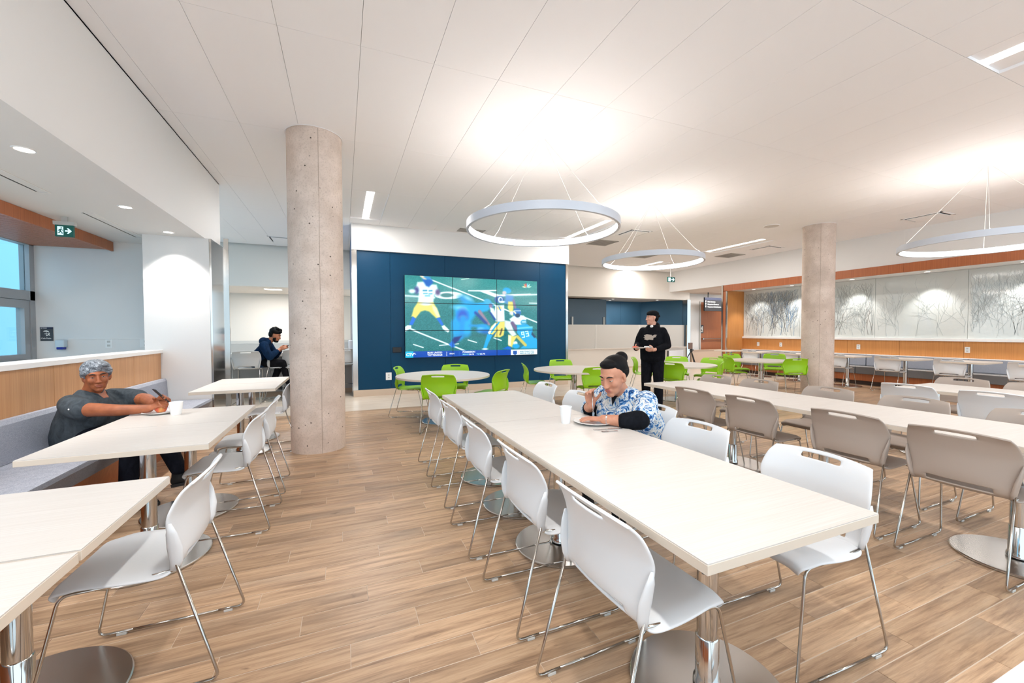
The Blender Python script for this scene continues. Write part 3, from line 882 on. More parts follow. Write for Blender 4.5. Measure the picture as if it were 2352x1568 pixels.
g = 'white chairs along the near side of the third long table'
for (x, y, a), w in zip(((5.62, 2.36, 0), (5.62, 1.75, 0), (5.62, 1.1, 0)), ('left one, back towards us', 'right one, cut by the photo edge', 'hidden last one')):
    chair('white', x, y, a, 'white chair at the third long table, ' + w, g)
g = 'taupe chairs along the far side of the third long table'
for (x, y, a), w in zip(((6.50, 2.38, 180), (6.50, 1.82, 180)), ('left one, in front of the booth', 'right one, at the right edge of the photo')):
    chair('taupe', x, y, a, 'taupe chair across the third table, ' + w, g)
g = 'white chairs along the left booth tables'
for (x, y, a), w in zip(((-0.73, 2.10, 180), (-0.73, 3.39, 178), (-0.73, 4.05, 182), (-0.75, 5.42, 180), (-0.73, 1.40, 180)),
        ('largest, in the left foreground', 'in front of the woman with the phone', 'close to the foot of the near concrete column', 'half hidden by the near concrete column', 'just outside the lower left corner')):
    if y == 1.40: continue
    chair('white', x, y, a, 'white chair at the left booth, ' + w, g)
g = 'white chairs facing the right booth'
for y, w in ((3.12, 'cut by the right edge of the photo'), (4.11, 'second from the right edge'), (5.10, 'first one right of the far column'), (6.12, 'half hidden behind the far column'), (7.25, 'behind the green chair left of the far column'), (8.35, 'farthest left, behind the green chairs')):
    chair('white', 11.13, y, 0, 'white chair at the right booth, ' + w, g)

# =================================================================== TABLES
def pedestal(t, x=0, y=0, h=0.70, r=0.28, pole=0.0375):
    obj('base_plate', MB().lathe([(0.0, 0), (r-0.004, 0), (r, 0.003), (r, 0.011), (r-0.005, 0.015), (0.0, 0.0152)], 64, (x, y, 0), closed=True), M['disc'], t, 25)
    obj('pole', MB().cyl((x, y), pole, 0.02, h-0.005, 28), M['chrome'], t, 40)
    obj('sleeve', MB().lathe([(pole, 0.02), (pole+0.012, 0.022), (pole+0.010, 0.04), (pole+0.004, 0.05), (pole+0.004, 0.20), (pole, 0.205)], 28, (x, y, 0), closed=True), M['chrome'], t, 40)
    obj('top_bracket', MB().box(x-0.16, x+0.16, y-0.025, y+0.025, h-0.02, h).box(x-0.025, x+0.025, y-0.16, y+0.16, h-0.02, h), M['black'], t)
def rect_table(x0, x1, y0, y1, label, group, peds, h=0.74, name='cafe_table', r=0.28):
    cx, cy = (x0+x1)/2, (y0+y1)/2
    t = thing(name, label, 'table', (cx, cy, 0), 0, group)
    w, l = (x1-x0)/2-0.001, (y1-y0)/2-0.001
    obj('tabletop', MB().box(-w+0.001, w-0.001, -l+0.001, l-0.001, h-0.004, h), M['laminate'], t)
    obj('edge_band', MB().box(-w, w, -l, l, h-0.032, h-0.004, 0.001), M['table_edge'], t)
    for py in peds: pedestal(t, 0, py-cy, h-0.032, r)
    return t
rect_table(0.872, 1.645, 0.776, 2.57, 'long white laminate table nearest the camera, holding the plate, cup and cutlery', 'white tables of the centre row', (1.12, 2.26))
rect_table(0.878, 1.648, 2.572, 3.24, 'square white table second in the centre row, past the paper cup', 'white tables of the centre row', (2.92,))
rect_table(0.880, 1.65, 3.242, 3.90, 'square white table at the far end of the centre row', 'white tables of the centre row', (3.58,))
rect_table(0.870, 1.642, -0.44, 0.324, 'white table of which only a pale corner shows at the bottom right', 'white tables of the centre row', (-0.06,))
rect_table(3.262, 4.027, 0.62, 2.47, 'near part of the second long white table between taupe chairs', 'white tables of the second row', (1.05, 2.1))
rect_table(3.262, 4.027, 2.472, 3.83, 'far part of the second long white table between taupe chairs', 'white tables of the second row', (2.95, 3.5))
rect_table(5.50, 6.27, 0.70, 2.50, 'third long white table in front of the right booth', 'white tables of the third row', (1.2, 2.3))
for y0, y1, w in ((5.735, 6.37, 'farthest, below the man in the dark jacket'), (5.10, 5.733, 'just beyond the woman with the phone'), (3.34, 4.01, 'holding the plate with the apple'), (2.70, 3.338, 'beside the woman with the phone'), (1.516, 2.155, 'left foreground, farther half of the pair'), (0.87, 1.505, 'left foreground, nearest the camera')):
    rect_table(-1.466, -0.688, y0, y1, 'white left booth table, ' + w, 'white tables along the left booth', ({2.70: 3.05, 3.34: 3.77, 1.516: 1.98}.get(y0, (y0+y1)/2),), r=0.30)
for y, w in ((2.9, 'beyond the right edge'), (3.92, 'second from the right'), (4.92, 'third from the right'), (6.02, 'just right of the far column'), (7.15, 'behind the far column'), (8.25, 'left of the far column'), (9.25, 'farthest left near the wooden side panel')):
    rect_table(10.93, 11.68, y-0.305, y+0.305, 'small white table at the right booth, ' + w, 'small tables along the right booth', (y,), 0.735)
RTH = 0.70
def round_table(x, y, label, R=0.70):
    t = thing('round_table', label, 'table', (x, y, 0), 0, 'round white tables')
    obj('tabletop', MB().lathe([(0, RTH-0.004), (R-0.001, RTH-0.004), (R-0.003, RTH), (0, RTH)], 64, closed=True), M['laminate'], t, 30)
    obj('edge_band', MB().lathe([(0, RTH-0.03), (R-0.002, RTH-0.03), (R, RTH-0.028), (R, RTH-0.004), (0, RTH-0.004)], 64, closed=True), M['table_edge'], t, 30)
    pedestal(t, 0, 0, RTH-0.03, 0.33, 0.045)
RT = [(1.40, 6.10), (3.70, 6.12), (6.06, 6.14), (8.55, 6.24)]
for (x, y), w in zip(RT, ('left, below the video wall', 'between the video wall and the woman in the blue print top', 'right of the standing man', 'left of the far concrete column')):
    round_table(x, y, 'round white table ' + w, 0.62 if x > 8 else 0.70)
g = 'green chairs around the round tables'
def gchair(x, y, deg, w): chair('green', x, y, deg, 'lime green chair ' + w, g)
gchair(0.98, 6.75, -22, 'on the far left of the left round table, seen from its side')
gchair(1.22, 5.50, 68, 'seen from behind at the left round table')
gchair(1.72, 6.68, 250, 'facing us behind the left round table')
gchair(2.05, 5.72, 132, 'right of the left round table, turned to the left')
gchair(3.13, 6.55, -18, 'left of the second round table, seen from its side')
gchair(3.96, 6.98, 255, 'facing the camera behind the second round table')
gchair(3.72, 5.57, 78, 'seen from behind, left of the head of the woman in blue print')
gchair(4.42, 6.20, 195, 'mostly hidden behind the standing man')
gchair(5.93, 7.02, -48, 'just left of the standing man, seen from its side')
gchair(5.55, 5.73, 28, 'just right of the legs of the standing man')
gchair(6.68, 6.78, 232, 'facing the camera behind the third round table')
gchair(6.92, 6.18, 196, 'facing left on the right of the third round table')
gchair(6.21, 5.50, 128, 'half turned away, front right of the third round table')
gchair(7.92, 6.45, -12, 'left of the fourth round table, back to the third')
gchair(8.75, 7.02, 255, 'behind the fourth round table at its left')
gchair(9.55, 6.62, 216, 'facing us at the fourth round table by the column')
gchair(8.52, 5.55, 62, 'seen from behind just left of the far column')
# stools at the counter
g = 'grey bar stools at the counter'
chair('stool', -1.675, 9.10, 90, 'pale grey counter stool left of the seated man, back towards us', g)
chair('stool', -1.20, 9.33, 0, 'pale grey counter stool the man in the dark jacket sits on', g)
chair('stool', -0.875, 9.345, 90, 'pale grey counter stool half hidden by the near column', g)
chair('stool', 0.06, 9.38, 90, 'counter stool seen in the gap right of the near column', g)
# counter with panel legs
ct = thing('counter', 'long pale counter behind the bar stools, with an upstand', 'counter', (-1.4, 9.8, 0))
obj('worktop', MB().box(-2.2, 1.58, -0.25, 0.25, 0.855, 0.93, 0.004), M['warm_white'], ct)
obj('upstand', MB().box(-2.2, 1.58, 0.22, 0.25, 0.93, 1.12, 0.002), M['grey_panel'], ct)
kp = obj('knee_panel', MB().box(-2.2, 1.58, 0.03, 0.06, 0.10, 0.855), mat('grey knee panel', (140, 136, 133), 0.5), ct)
for x in np.arange(-1.8, 1.5, 0.62):
    obj('panel_joint', MB().box(x-0.003, x+0.003, 0.027, 0.03, 0.10, 0.855), M['vent_dark'], kp)
obj('plinth', MB().box(-2.2, 1.58, 0.05, 0.1, 0, 0.10), mat('brown plinth', (160, 134, 112), 0.5), ct)

# =================================================================== BENCHES
bn = thing('banquette', 'long grey upholstered bench along the left oak ledge', 'bench', (-1.9, 3.0, 0))
def bl(a, b): return a-3.0, b-3.0
obj('wood_base', MB().prism([(-0.30, 0.0), (0.10, 0.0), (0.17, 0.30), (-0.30, 0.30)], 'y', YF-3.0, 3.69), M['veneer_dark'], bn)
ys = [6.69, 4.6, 2.3, 0, -2.0, YF]
for a, b in zip(ys, ys[1:]):
    obj('seat_cushion', MB().prism([(-0.30, 0.30), (0.175, 0.30), (0.245, 0.425), (0.235, 0.452), (-0.30, 0.452)], 'y', b-3.0+0.002, a-3.0-0.002), M['fabric'], bn)
    obj('back_cushion', MB().prism([(-0.30, 0.455), (-0.235, 0.455), (-0.245, 0.72), (-0.262, 0.75), (-0.30, 0.75)], 'y', b-3.0+0.002, a-3.0-0.002), M['fabric'], bn)
bn2 = thing('banquette', 'grey upholstered booth bench under the etched glass wall', 'bench', (12.1, 3.5, 0))
obj('wood_base', MB().box(-0.20, 0.30, YF-3.5, 6.18, 0.10, 0.27), M['veneer_dark'], bn2)
obj('plinth', MB().box(-0.10, 0.30, YF-3.5, 6.18, 0.0, 0.10), mat('dark plinth', (84, 68, 58), 0.6), bn2)
cj = [9.68, 7.99, 6.15, 4.31, 2.47, 0.63, -1.2, YF]
for a, b in zip(cj, cj[1:]):
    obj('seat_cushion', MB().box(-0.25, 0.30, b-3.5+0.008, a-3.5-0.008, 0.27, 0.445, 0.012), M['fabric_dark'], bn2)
    obj('seat_piping', MB().box(-0.252, -0.235, b-3.5+0.008, a-3.5-0.008, 0.440, 0.458, 0.003), M['piping'], bn2)
    obj('back_cushion', MB().box(0.20, 0.305, b-3.5+0.008, a-3.5-0.008, 0.450, 0.725, 0.012), M['fabric'], bn2)
    obj('back_piping', MB().box(0.195, 0.308, b-3.5+0.008, a-3.5-0.008, 0.722, 0.742, 0.003), M['piping'], bn2)

# =================================================================== VIDEO WALL (3 x 3 screens, the picture is a vertex-painted broadcast frame)
TVX0, TVX1, TVZ0, TVZ1, TVY = 1.235, 4.40, 0.785, 2.575, 9.0
def paint(NU, NV):
    """colours of the broadcast picture sampled on an NU x NV grid (u to the right, v downwards)"""
    u, v = np.meshgrid(np.linspace(0, 1, NU), np.linspace(0, 1, NV))
    # picture-plane coordinates in which the shapes below are listed (2226 x 1390 units)
    ul = u+0.128*u*(1-u)
    X = 62+2226*ul; Y = (85+110*ul)+v*((1480-50*ul)-(85+110*ul))
    rs = np.random.RandomState(5)
    n = rs.rand(NV, NU); n = (n+np.roll(n, 1, 1)+np.roll(n, 2, 1)+np.roll(n, 1, 0))/4-0.5
    base = np.array([30, 128, 130])[None, None]*(1-v[..., None]*0.10)+n[..., None]*48
    glow = np.exp(-((Y-230)/280)**2)[..., None]
    img = base*(1-0.30*glow)+np.array([80, 188, 180])*0.30*glow
    gr = np.exp(-((Y-560)/70)**2)*np.clip((X-1700)/500, 0, 1)+np.exp(-((Y-500)/60)**2)*np.clip((500-X)/450, 0, 1)
    img = img*(1-0.45*gr[..., None])+np.array([140, 170, 165])*0.45*gr[..., None]
    def put(mask, c):
        img[:] = img*(1-mask[..., None])+np.array(c, float)*mask[..., None]
    def soft(d, s): return np.clip(0.5-d/s, 0, 1)
    def seg(x0, y0, x1, y1, w, c, s=8, w1=None):
        dx, dy = x1-x0, y1-y0; L = dx*dx+dy*dy
        t = np.clip(((X-x0)*dx+(Y-y0)*dy)/L, 0, 1)
        ww = w if w1 is None else w+(w1-w)*t
        put(soft(np.hypot(X-x0-t*dx, Y-y0-t*dy)-ww/2, s), c)
    def ell(cx, cy, rx, ry, c, s=10, a=0, op=1.0):
        ca, sa = math.cos(math.radians(a)), math.sin(math.radians(a))
        xx, yy = (X-cx)*ca+(Y-cy)*sa, -(X-cx)*sa+(Y-cy)*ca
        put(op*soft((np.hypot(xx/rx, yy/ry)-1)*min(rx, ry), s), c)
    def poly(pts, c, s=10, op=1.0):
        d = np.full(X.shape, 1e9); inside = np.zeros(X.shape, bool); m = len(pts)
        for i in range(m):
            x0, y0 = pts[i]; x1, y1 = pts[(i+1) % m]
            dx, dy = x1-x0, y1-y0; L = dx*dx+dy*dy+1e-9
            t = np.clip(((X-x0)*dx+(Y-y0)*dy)/L, 0, 1)
            d = np.minimum(d, np.hypot(X-x0-t*dx, Y-y0-t*dy))
            cond = ((y0 > Y) != (y1 > Y)) & (X < (x1-x0)*(Y-y0)/(y1-y0+1e-9)+x0)
            inside ^= cond
        put(op*soft(np.where(inside, -d, d), s), c)
    WH, YE, BL, CY, DB, SK = (228, 250, 252), (236, 220, 110), (8, 110, 220), (0, 168, 238), (6, 60, 150), (150, 130, 150)
    # field lines and yard number
    seg(330, 95, 1620, 610, 22, WH); seg(1730, 660, 2290, 890, 22, WH)
    seg(150, 990, 1080, 1370, 24, WH); seg(1015, 162, 1140, 145, 14, (170, 215, 205))
    seg(200, 1250, 365, 1305, 18, WH); seg(1120, 1178, 1265, 1222, 18, WH); seg(640, 1270, 960, 1243, 14, WH); seg(1560, 1145, 1680, 1190, 18, WH)
    ell(800, 432, 235, 64, WH); ell(770, 430, 105, 36, (60, 130, 130), 14)
    poly([(1125, 345), (1610, 340), (1610, 358), (1480, 364), (1640, 420), (2180, 405), (2180, 415), (1720, 440), (1600, 470), (1330, 368), (1125, 362)], WH)
    seg(62, 436, 560, 470, 24, (240, 252, 255), 30); seg(1640, 440, 2290, 420, 22, (240, 252, 255), 24); seg(2160, 566, 2290, 570, 16, WH, 14)
    # left player, arms spread
    ell(430, 150, 75, 45, (60, 150, 215), 24); seg(340, 105, 420, 165, 30, (225, 215, 190), 24)
    poly([(275, 205), (400, 195), (470, 240), (600, 250), (640, 390), (560, 420), (540, 560), (280, 560), (300, 400), (230, 360)], WH, 30)
    poly([(360, 165), (520, 160), (545, 215), (500, 260), (470, 290), (420, 270)], (20, 100, 190), 30)
    ell(260, 345, 40, 60, (60, 70, 140), 40); ell(185, 360, 55, 35, WH, 30); ell(620, 380, 40, 50, (95, 80, 130), 40)
    seg(375, 350, 430, 350, 22, (40, 150, 190), 18); seg(475, 355, 520, 352, 20, (40, 150, 190), 18); seg(380, 400, 440, 400, 18, (60, 170, 200), 18); seg(470, 408, 520, 404, 18, (60, 170, 200), 18)
    seg(410, 440, 480, 440, 22, (90, 190, 215), 18)
    poly([(275, 545), (545, 548), (600, 640), (655, 790), (590, 815), (470, 700), (400, 680), (330, 700), (240, 815), (170, 780), (210, 640)], YE, 24)
    poly([(520, 580), (600, 640), (655, 790), (610, 800), (540, 680)], (244, 236, 190), 30)
    ell(420, 570, 90, 26, (215, 240, 240), 24)
    poly([(190, 780), (245, 820), (190, 930), (130, 920)], BL, 16); poly([(590, 815), (650, 800), (715, 920), (680, 945)], BL, 16)
    poly([(100, 930), (165, 935), (165, 990), (60, 1030), (60, 960)], WH, 14); poly([(680, 950), (725, 930), (815, 1020), (790, 1050), (700, 1000)], WH, 14)
    # the blurred pair in the middle
    ell(1080, 500, 120, 62, (30, 150, 215), 60, 18); ell(1120, 480, 80, 26, (140, 215, 235), 50, 30)
    poly([(890, 600), (1100, 540), (1320, 580), (1250, 760), (1180, 860), (1160, 1090), (1030, 1110), (990, 1180), (860, 1200), (850, 900), (900, 760)], CY, 70)
    ell(1000, 640, 130, 40, (110, 205, 240), 50, 8); ell(1030, 770, 90, 110, (40, 90, 200), 80); ell(1040, 800, 55, 26, (140, 130, 170), 40)
    seg(1040, 830, 1010, 1090, 120, (10, 150, 235), 70); seg(1110, 900, 1100, 1080, 90, (20, 170, 240), 60); seg(900, 880, 930, 1080, 70, (10, 160, 235), 60)
    poly([(880, 1130), (1010, 1110), (960, 1190), (870, 1260), (860, 1180)], (10, 40, 120), 30); poly([(800, 1250), (860, 1190), (900, 1290), (850, 1310)], BL, 24)
    poly([(1100, 620), (1330, 560), (1500, 530), (1560, 600), (1450, 690), (1330, 720), (1180, 740)], CY, 40)
    ell(1455, 540, 62, 46, (60, 175, 215), 26, 20); ell(1510, 610, 34, 40, (130, 120, 160), 24)
    seg(1320, 700, 1480, 920, 60, SK, 26, 40); seg(1250, 720, 1430, 900, 40, (30, 60, 150), 40)
    ell(1390, 980, 110, 60, CY, 40, 10); ell(1340, 1010, 60, 46, (110, 200, 240), 40); seg(1150, 940, 1420, 950, 40, (20, 150, 220), 40)
    ell(1470, 1050, 180, 40, (10, 110, 190), 40, 8); ell(1560, 1100, 420, 26, (24, 92, 96), 60, 0, 0.6)
    # quarterback at right centre
    poly([(1590, 600), (1730, 590), (1740, 870), (1600, 880), (1560, 760)], WH, 20)
    poly([(1500, 630), (1560, 650), (1600, 800), (1560, 810), (1510, 720)], WH, 20); poly([(1470, 690), (1520, 720), (1600, 840), (1570, 850)], DB, 24)
    ell(1650, 640, 40, 34, (240, 215, 130), 20); seg(1640, 620, 1670, 680, 16, BL, 14)
    ell(1655, 505, 82, 62, (24, 90, 160), 18); ell(1665, 505, 38, 46, WH, 14); ell(1672, 510, 22, 32, (24, 90, 160), 12); ell(1700, 545, 60, 18, WH, 14)
    poly([(1600, 885), (1740, 870), (1745, 940), (1720, 1100), (1660, 1135), (1560, 1130), (1620, 1010), (1540, 1090), (1470, 1060), (1520, 950)], YE, 18)
    poly([(1575, 905), (1640, 895), (1560, 1010), (1480, 1090), (1460, 1050)], (244, 248, 236), 14); seg(1640, 890, 1520, 1050, 24, CY, 12)
    poly([(1450, 1080), (1540, 1095), (1470, 1230), (1430, 1330), (1380, 1320)], CY, 18); ell(1410, 1335, 50, 14, WH, 12)
    seg(1690, 1000, 1660, 1090, 22, (80, 80, 60), 20)
    # rear receiver
    ell(1780, 350, 70, 48, CY, 22, 12); ell(1735, 390, 36, 34, (200, 195, 200), 22); poly([(1760, 420), (1880, 440), (1900, 530), (1800, 590), (1740, 560)], (70, 140, 205), 40)
    poly([(1800, 540), (1880, 540), (1890, 620), (1870, 780), (1790, 640)], YE, 26); seg(1890, 520, 1920, 640, 36, (130, 110, 150), 24); ell(1860, 730, 40, 34, (225, 235, 235), 30)
    # tackled pair at lower right
    poly([(1820, 830), (1900, 770), (2060, 770), (2110, 830), (2060, 930), (1940, 930), (1870, 920)], WH, 22)
    ell(1950, 720, 66, 76, (30, 110, 185), 16); seg(1895, 700, 1925, 730, 26, (230, 225, 200), 12); seg(1900, 690, 2010, 690, 12, (225, 240, 245), 10); seg(1930, 800, 2000, 830, 14, (200, 225, 240), 12)
    ell(1960, 770, 40, 34, (30, 60, 90), 18)
    poly([(1740, 850), (1840, 870), (1880, 1000), (1940, 1090), (1870, 1130), (1800, 1040), (1740, 960)], (222, 236, 236), 24)
    seg(1870, 900, 1930, 1000, 60, (110, 90, 130), 24)
    ell(2060, 890, 52, 46, (60, 165, 205), 16); seg(2040, 880, 2090, 880, 20, (200, 240, 245), 14)
    poly([(1950, 940), (2120, 920), (2210, 990), (2210, 1080), (2290, 1180), (2290, 1330), (2000, 1330), (2080, 1260), (2010, 1140), (1950, 1060)], CY, 16)
    seg(1965, 990, 2200, 970, 26, (120, 215, 235), 26); poly([(2200, 1040), (2270, 1130), (2240, 1150), (2190, 1090)], (16, 60, 90), 18)
    for pts in ([(2025, 1050), (2060, 1045), (2065, 1085), (2030, 1090), (2025, 1050)], [(2065, 1085), (2075, 1135), (2040, 1140)]):
        for a, b in zip(pts, pts[1:]): seg(*a, *b, 16, (210, 245, 250), 8)
    for pts in ([(2090, 1040), (2130, 1033), (2136, 1070), (2105, 1076), (2140, 1072), (2148, 1112), (2105, 1120)],):
        for a, b in zip(pts, pts[1:]): seg(*a, *b, 16, (210, 245, 250), 8)
    poly([(1800, 1090), (1890, 1120), (1960, 1100), (1900, 1200), (1870, 1310), (1800, 1280)], YE, 20); poly([(1800, 1100), (1850, 1110), (1840, 1280), (1795, 1260)], (244, 240, 210), 20)
    seg(1960, 1130, 2090, 1270, 50, (206, 196, 90), 16); ell(1920, 1240, 36, 36, WH, 20)
    poly([(1700, 1330), (1790, 1290), (1850, 1310), (1840, 1345)], BL, 20); ell(1930, 1290, 60, 40, CY, 24)
    # corner peacock-like fan: six petals
    for a, c in ((-78, (245, 240, 200)), (-40, (250, 150, 90)), (-14, (235, 70, 90)), (16, (120, 210, 220)), (44, (190, 240, 245)), (78, (200, 250, 220))):
        ra = math.radians(a); ell(2115+44*math.sin(ra), 300-44*math.cos(ra), 10, 32, c, 10, a)
    # ticker
    def band(x0, x1, c):
        y0 = 1372-30*(X-62)/2226
        put(soft(y0-Y, 6)*soft(x0-X, 6)*soft(X-x1, 6), c)
    band(40, 2400, (8, 74, 178)); band(40, 195, (30, 190, 236)); band(1842, 2400, (232, 246, 250))
    seg(968, 1375, 968, 1440, 4, (90, 150, 220), 5); poly([(1880, 1370), (1945, 1368), (1945, 1425), (1912, 1440), (1880, 1425)], (14, 82, 170), 8); seg(1975, 1368, 1975, 1425, 4, (200, 90, 120), 5)
    return np.clip(img, 0, 255), X, Y
def srgb2lin(a):
    a = a/255.0
    return np.where(a <= 0.04045, a/12.92, ((a+0.055)/1.055)**2.4)
m = bpy.data.materials.new('screen picture'); m.use_nodes = True
_b = bsdf(m)
_at = nn(m, 'ShaderNodeVertexColor', layer_name='picture')
lk(m, _at.outputs['Color'], _b.inputs['Emission Color'])
_b.inputs['Emission Strength'].default_value = 1.0
_b.inputs['Base Color'].default_value = (0.004, 0.004, 0.005, 1); _b.inputs['Roughness'].default_value = 0.16
M['screen'] = m
M['tick'] = mat('lit ticker lettering', (0, 0, 0), 0.5, emit=(236, 246, 255), strength=1.0)
M['tick_blue'] = mat('lit ticker lettering cyan', (0, 0, 0), 0.5, emit=(120, 214, 240), strength=1.0)
tv = thing('video_wall', 'nine panel video wall on the navy wall showing a football game', 'screen', (0, 0, 0))
NUu, NVv = 127, 72
big, _, _ = paint(3*(NUu-1)+1, 3*(NVv-1)+1)
big = srgb2lin(big)
pw, ph = (TVX1-TVX0)/3, (TVZ1-TVZ0)/3
screens = {}
for r in range(3):
    for c in range(3):
        x0 = TVX0+c*pw; z1 = TVZ1-r*ph; gp = 0.006
        s = obj('screen', MB().box(x0+0.002, x0+pw-0.002, TVY+0.003, TVY+0.09, z1-ph+0.002, z1-0.002), M['black'], tv)
        screens[r, c] = s
        xs = np.linspace(x0+gp, x0+pw-gp, NUu); zs = np.linspace(z1-gp, z1-ph+gp, NVv)
        gxx, gzz = np.meshgrid(xs, zs)
        co = np.stack([gxx, np.full_like(gxx, TVY), gzz], -1).reshape(-1, 3)
        idx = np.arange(NUu*NVv).reshape(NVv, NUu)
        quads = np.stack([idx[1:, :-1], idx[1:, 1:], idx[:-1, 1:], idx[:-1, :-1]], -1).reshape(-1, 4)
        me = bpy.data.meshes.new('picture'); me.from_pydata(co.tolist(), [], quads.tolist())
        ca = me.color_attributes.new('picture', 'FLOAT_COLOR', 'POINT')
        part = big[r*(NVv-1):r*(NVv-1)+NVv, c*(NUu-1):c*(NUu-1)+NUu]
        ca.data.foreach_set('color', np.concatenate([part, np.ones(part.shape[:2]+(1,))], -1).reshape(-1))
        link('picture', me, M['screen'], s)
def tick(s, x, y, size, mt='tick', col=0, bold=0.02):
    # x, y in picture units
    ul = (x-62)/2226; uu = ul
    for _ in range(5): uu = ul-0.128*uu*(1-uu)
    vv = (y-(85+110*ul))/((1480-50*ul)-(85+110*ul))
    wall_text('lettering', s, size, (TVX0+uu*(TVX1-TVX0), TVY-0.002, TVZ1-vv*(TVZ1-TVZ0)), M[mt], screens[2, col], '-y', 0.0005, 'LEFT', bold)
tick('MAN UNITED', 435, 1406, 0.054, bold=0.03); tick('TOTTENHAM', 437, 1448, 0.054, bold=0.03); tick('PL', 205, 1420, 0.05); tick('2', 750, 1404, 0.05); tick('2', 750, 1447, 0.05); tick('FIN/4', 808, 1422, 0.048)
tick('POSSESSION', 1028, 1396, 0.054, col=1, bold=0.03); tick('MANU', 1028, 1434, 0.05, 'tick_blue', 1); tick('36.3%', 1135, 1432, 0.05, col=1); tick('TOT', 1262, 1430, 0.05, 'tick_blue', 1); tick('63.7%', 1325, 1428, 0.05, col=1)
M['tick_dark'] = mat('lit ticker teal', (0, 0, 0), 0.5, emit=(30, 130, 160), strength=1.0)
tick('EVERYTHING YOU', 1992, 1392, 0.046, 'tick_dark', 2); tick('NEED IN ONE APP', 1992, 1422, 0.046, 'tick_dark', 2); tick('CTV', 78, 1446, 0.085, bold=0.04)
rebase(tv, ((TVX0+TVX1)/2, TVY, TVZ0))
cp = tag(obj('control_panel', MB().box(0.985, 1.17, 9.075, 9.10, 0.905, 1.02, 0.004).box(1.0, 1.155, 9.072, 9.08, 0.92, 1.005), M['black']), 'small black control box on the navy wall left of the video wall', 'control panel')
rebase_mesh(cp, (1.08, 9.08, 0.96))

# =================================================================== SIGNS AND WALL FITTINGS
def outlet(x, y, z, face, label, group, w=0.075, h=0.12):
    t = thing('wall_outlet', label, 'outlet', (x, y, z), 0, group)
    if face == '-x':
        obj('plate', MB().box(-0.008, 0, -w/2, w/2, -h/2, h/2, 0.002), M['paper'], t)
        for dz in (-0.027, 0.027): obj('socket', MB().box(-0.011, -0.007, -0.017, 0.017, dz-0.014, dz+0.014, 0.001), M['grey_panel'], t)
    else:
        obj('plate', MB().box(-w/2, w/2, -0.008, 0, -h/2, h/2, 0.002), M['paper'], t)
        for dz in (-0.027, 0.027): obj('socket', MB().box(-0.017, 0.017, -0.011, -0.007, dz-0.014, dz+0.014, 0.001), M['grey_panel'], t)
for y, w in ((9.15, 'farthest left'), (8.41, 'just left of the far column'), (6.37, 'just right of the far column'), (4.36, 'nearest the right edge of the photo')):
    outlet(12.41, y, 0.92, '-x', 'white socket plate on the honey oak booth panel, ' + w, 'sockets on the booth panel', 0.08, 0.125)
outlet(-3.03, 7.45, 1.20, '-y', 'white blank plate on the wall right of the hand sanitiser', 'plates on the patio wall')
outlet(-2.62, 7.45, 1.20, '-y', 'pale plate on the patio wall beside the white fin', 'plates on the patio wall', 0.14)
outlet(0.90, 9.10, 0.40, '-y', 'white socket low on the navy wall behind the left green chair', 'sockets on the screen wall', 0.12, 0.16)
# exit sign
ex = thing('exit_sign', 'green running man exit sign with arrow hanging by the wood canopy', 'sign', (0, 0, 0))
ex_x0, ex_x1, ex_y, ex_z0, ex_z1 = -2.865, -2.715, 6.0, 2.40, 2.525
ew, eh = ex_x1-ex_x0, ex_z1-ex_z0
obj('face', MB().box(ex_x0, ex_x1, ex_y, ex_y+0.03, ex_z0, ex_z1, 0.002), M['exit_green'], ex)
obj('bracket', MB().box(ex_x0-0.012, ex_x1+0.012, ex_y-0.01, ex_y+0.05, ex_z1, ex_z1+0.04, 0.003).box(ex_x0+0.05, ex_x1-0.05, ex_y+0.005, ex_y+0.03, ex_z1+0.04, 2.62), M['grey_panel'], ex)
def epoly(name, pts, m=M['exit_white'], dy=0):
    obj(name, MB().prism([(ex_x0+p*ew, ex_z0+q*eh) for p, q in pts], 'y', ex_y-0.002-dy, ex_y), m, ex)
epoly('door_symbol', [(0.14, 0.12), (0.46, 0.12), (0.46, 0.86), (0.14, 0.86)])
for pts in ([(0.33, 0.66), (0.38, 0.68), (0.40, 0.76), (0.36, 0.80), (0.32, 0.76)], [(0.22, 0.58), (0.30, 0.66), (0.36, 0.62), (0.34, 0.44), (0.28, 0.40)], [(0.28, 0.42), (0.34, 0.46), (0.42, 0.36), (0.42, 0.22), (0.38, 0.22), (0.37, 0.33)], [(0.28, 0.44), (0.32, 0.38), (0.24, 0.28), (0.16, 0.30), (0.16, 0.35), (0.22, 0.35)], [(0.34, 0.60), (0.42, 0.50), (0.45, 0.53), (0.37, 0.65)], [(0.24, 0.60), (0.17, 0.50), (0.20, 0.47), (0.27, 0.56)]):
    epoly('running_figure', pts, M['exit_green'], 0.0006)
epoly('arrow', [(0.56, 0.44), (0.74, 0.44), (0.66, 0.26), (0.74, 0.26), (0.92, 0.5), (0.74, 0.74), (0.66, 0.74), (0.74, 0.56), (0.56, 0.56)])
rebase(ex, (-2.79, 6.0, 2.40))
ex2 = thing('exit_sign', 'small distant exit sign hanging below the middle ring lamp', 'sign', (0, 0, 0))
obj('face', MB().box(10.28, 10.60, 10.9, 10.93, 3.03, 3.20, 0.002), M['exit_green'], ex2)
obj('arrow', MB().prism([(10.45, 3.10), (10.52, 3.10), (10.49, 3.05), (10.52, 3.05), (10.58, 3.115), (10.52, 3.18), (10.49, 3.18), (10.52, 3.13), (10.45, 3.13)], 'y', 10.897, 10.9), M['exit_white'], ex2)
obj('door_symbol', MB().box(10.31, 10.42, 10.897, 10.9, 3.05, 3.18), M['exit_white'], ex2)
obj('hanger', MB().box(10.42, 10.45, 10.905, 10.925, 3.20, CEIL), M['grey_panel'], ex2)
rebase(ex2, (10.44, 10.9, 3.03))
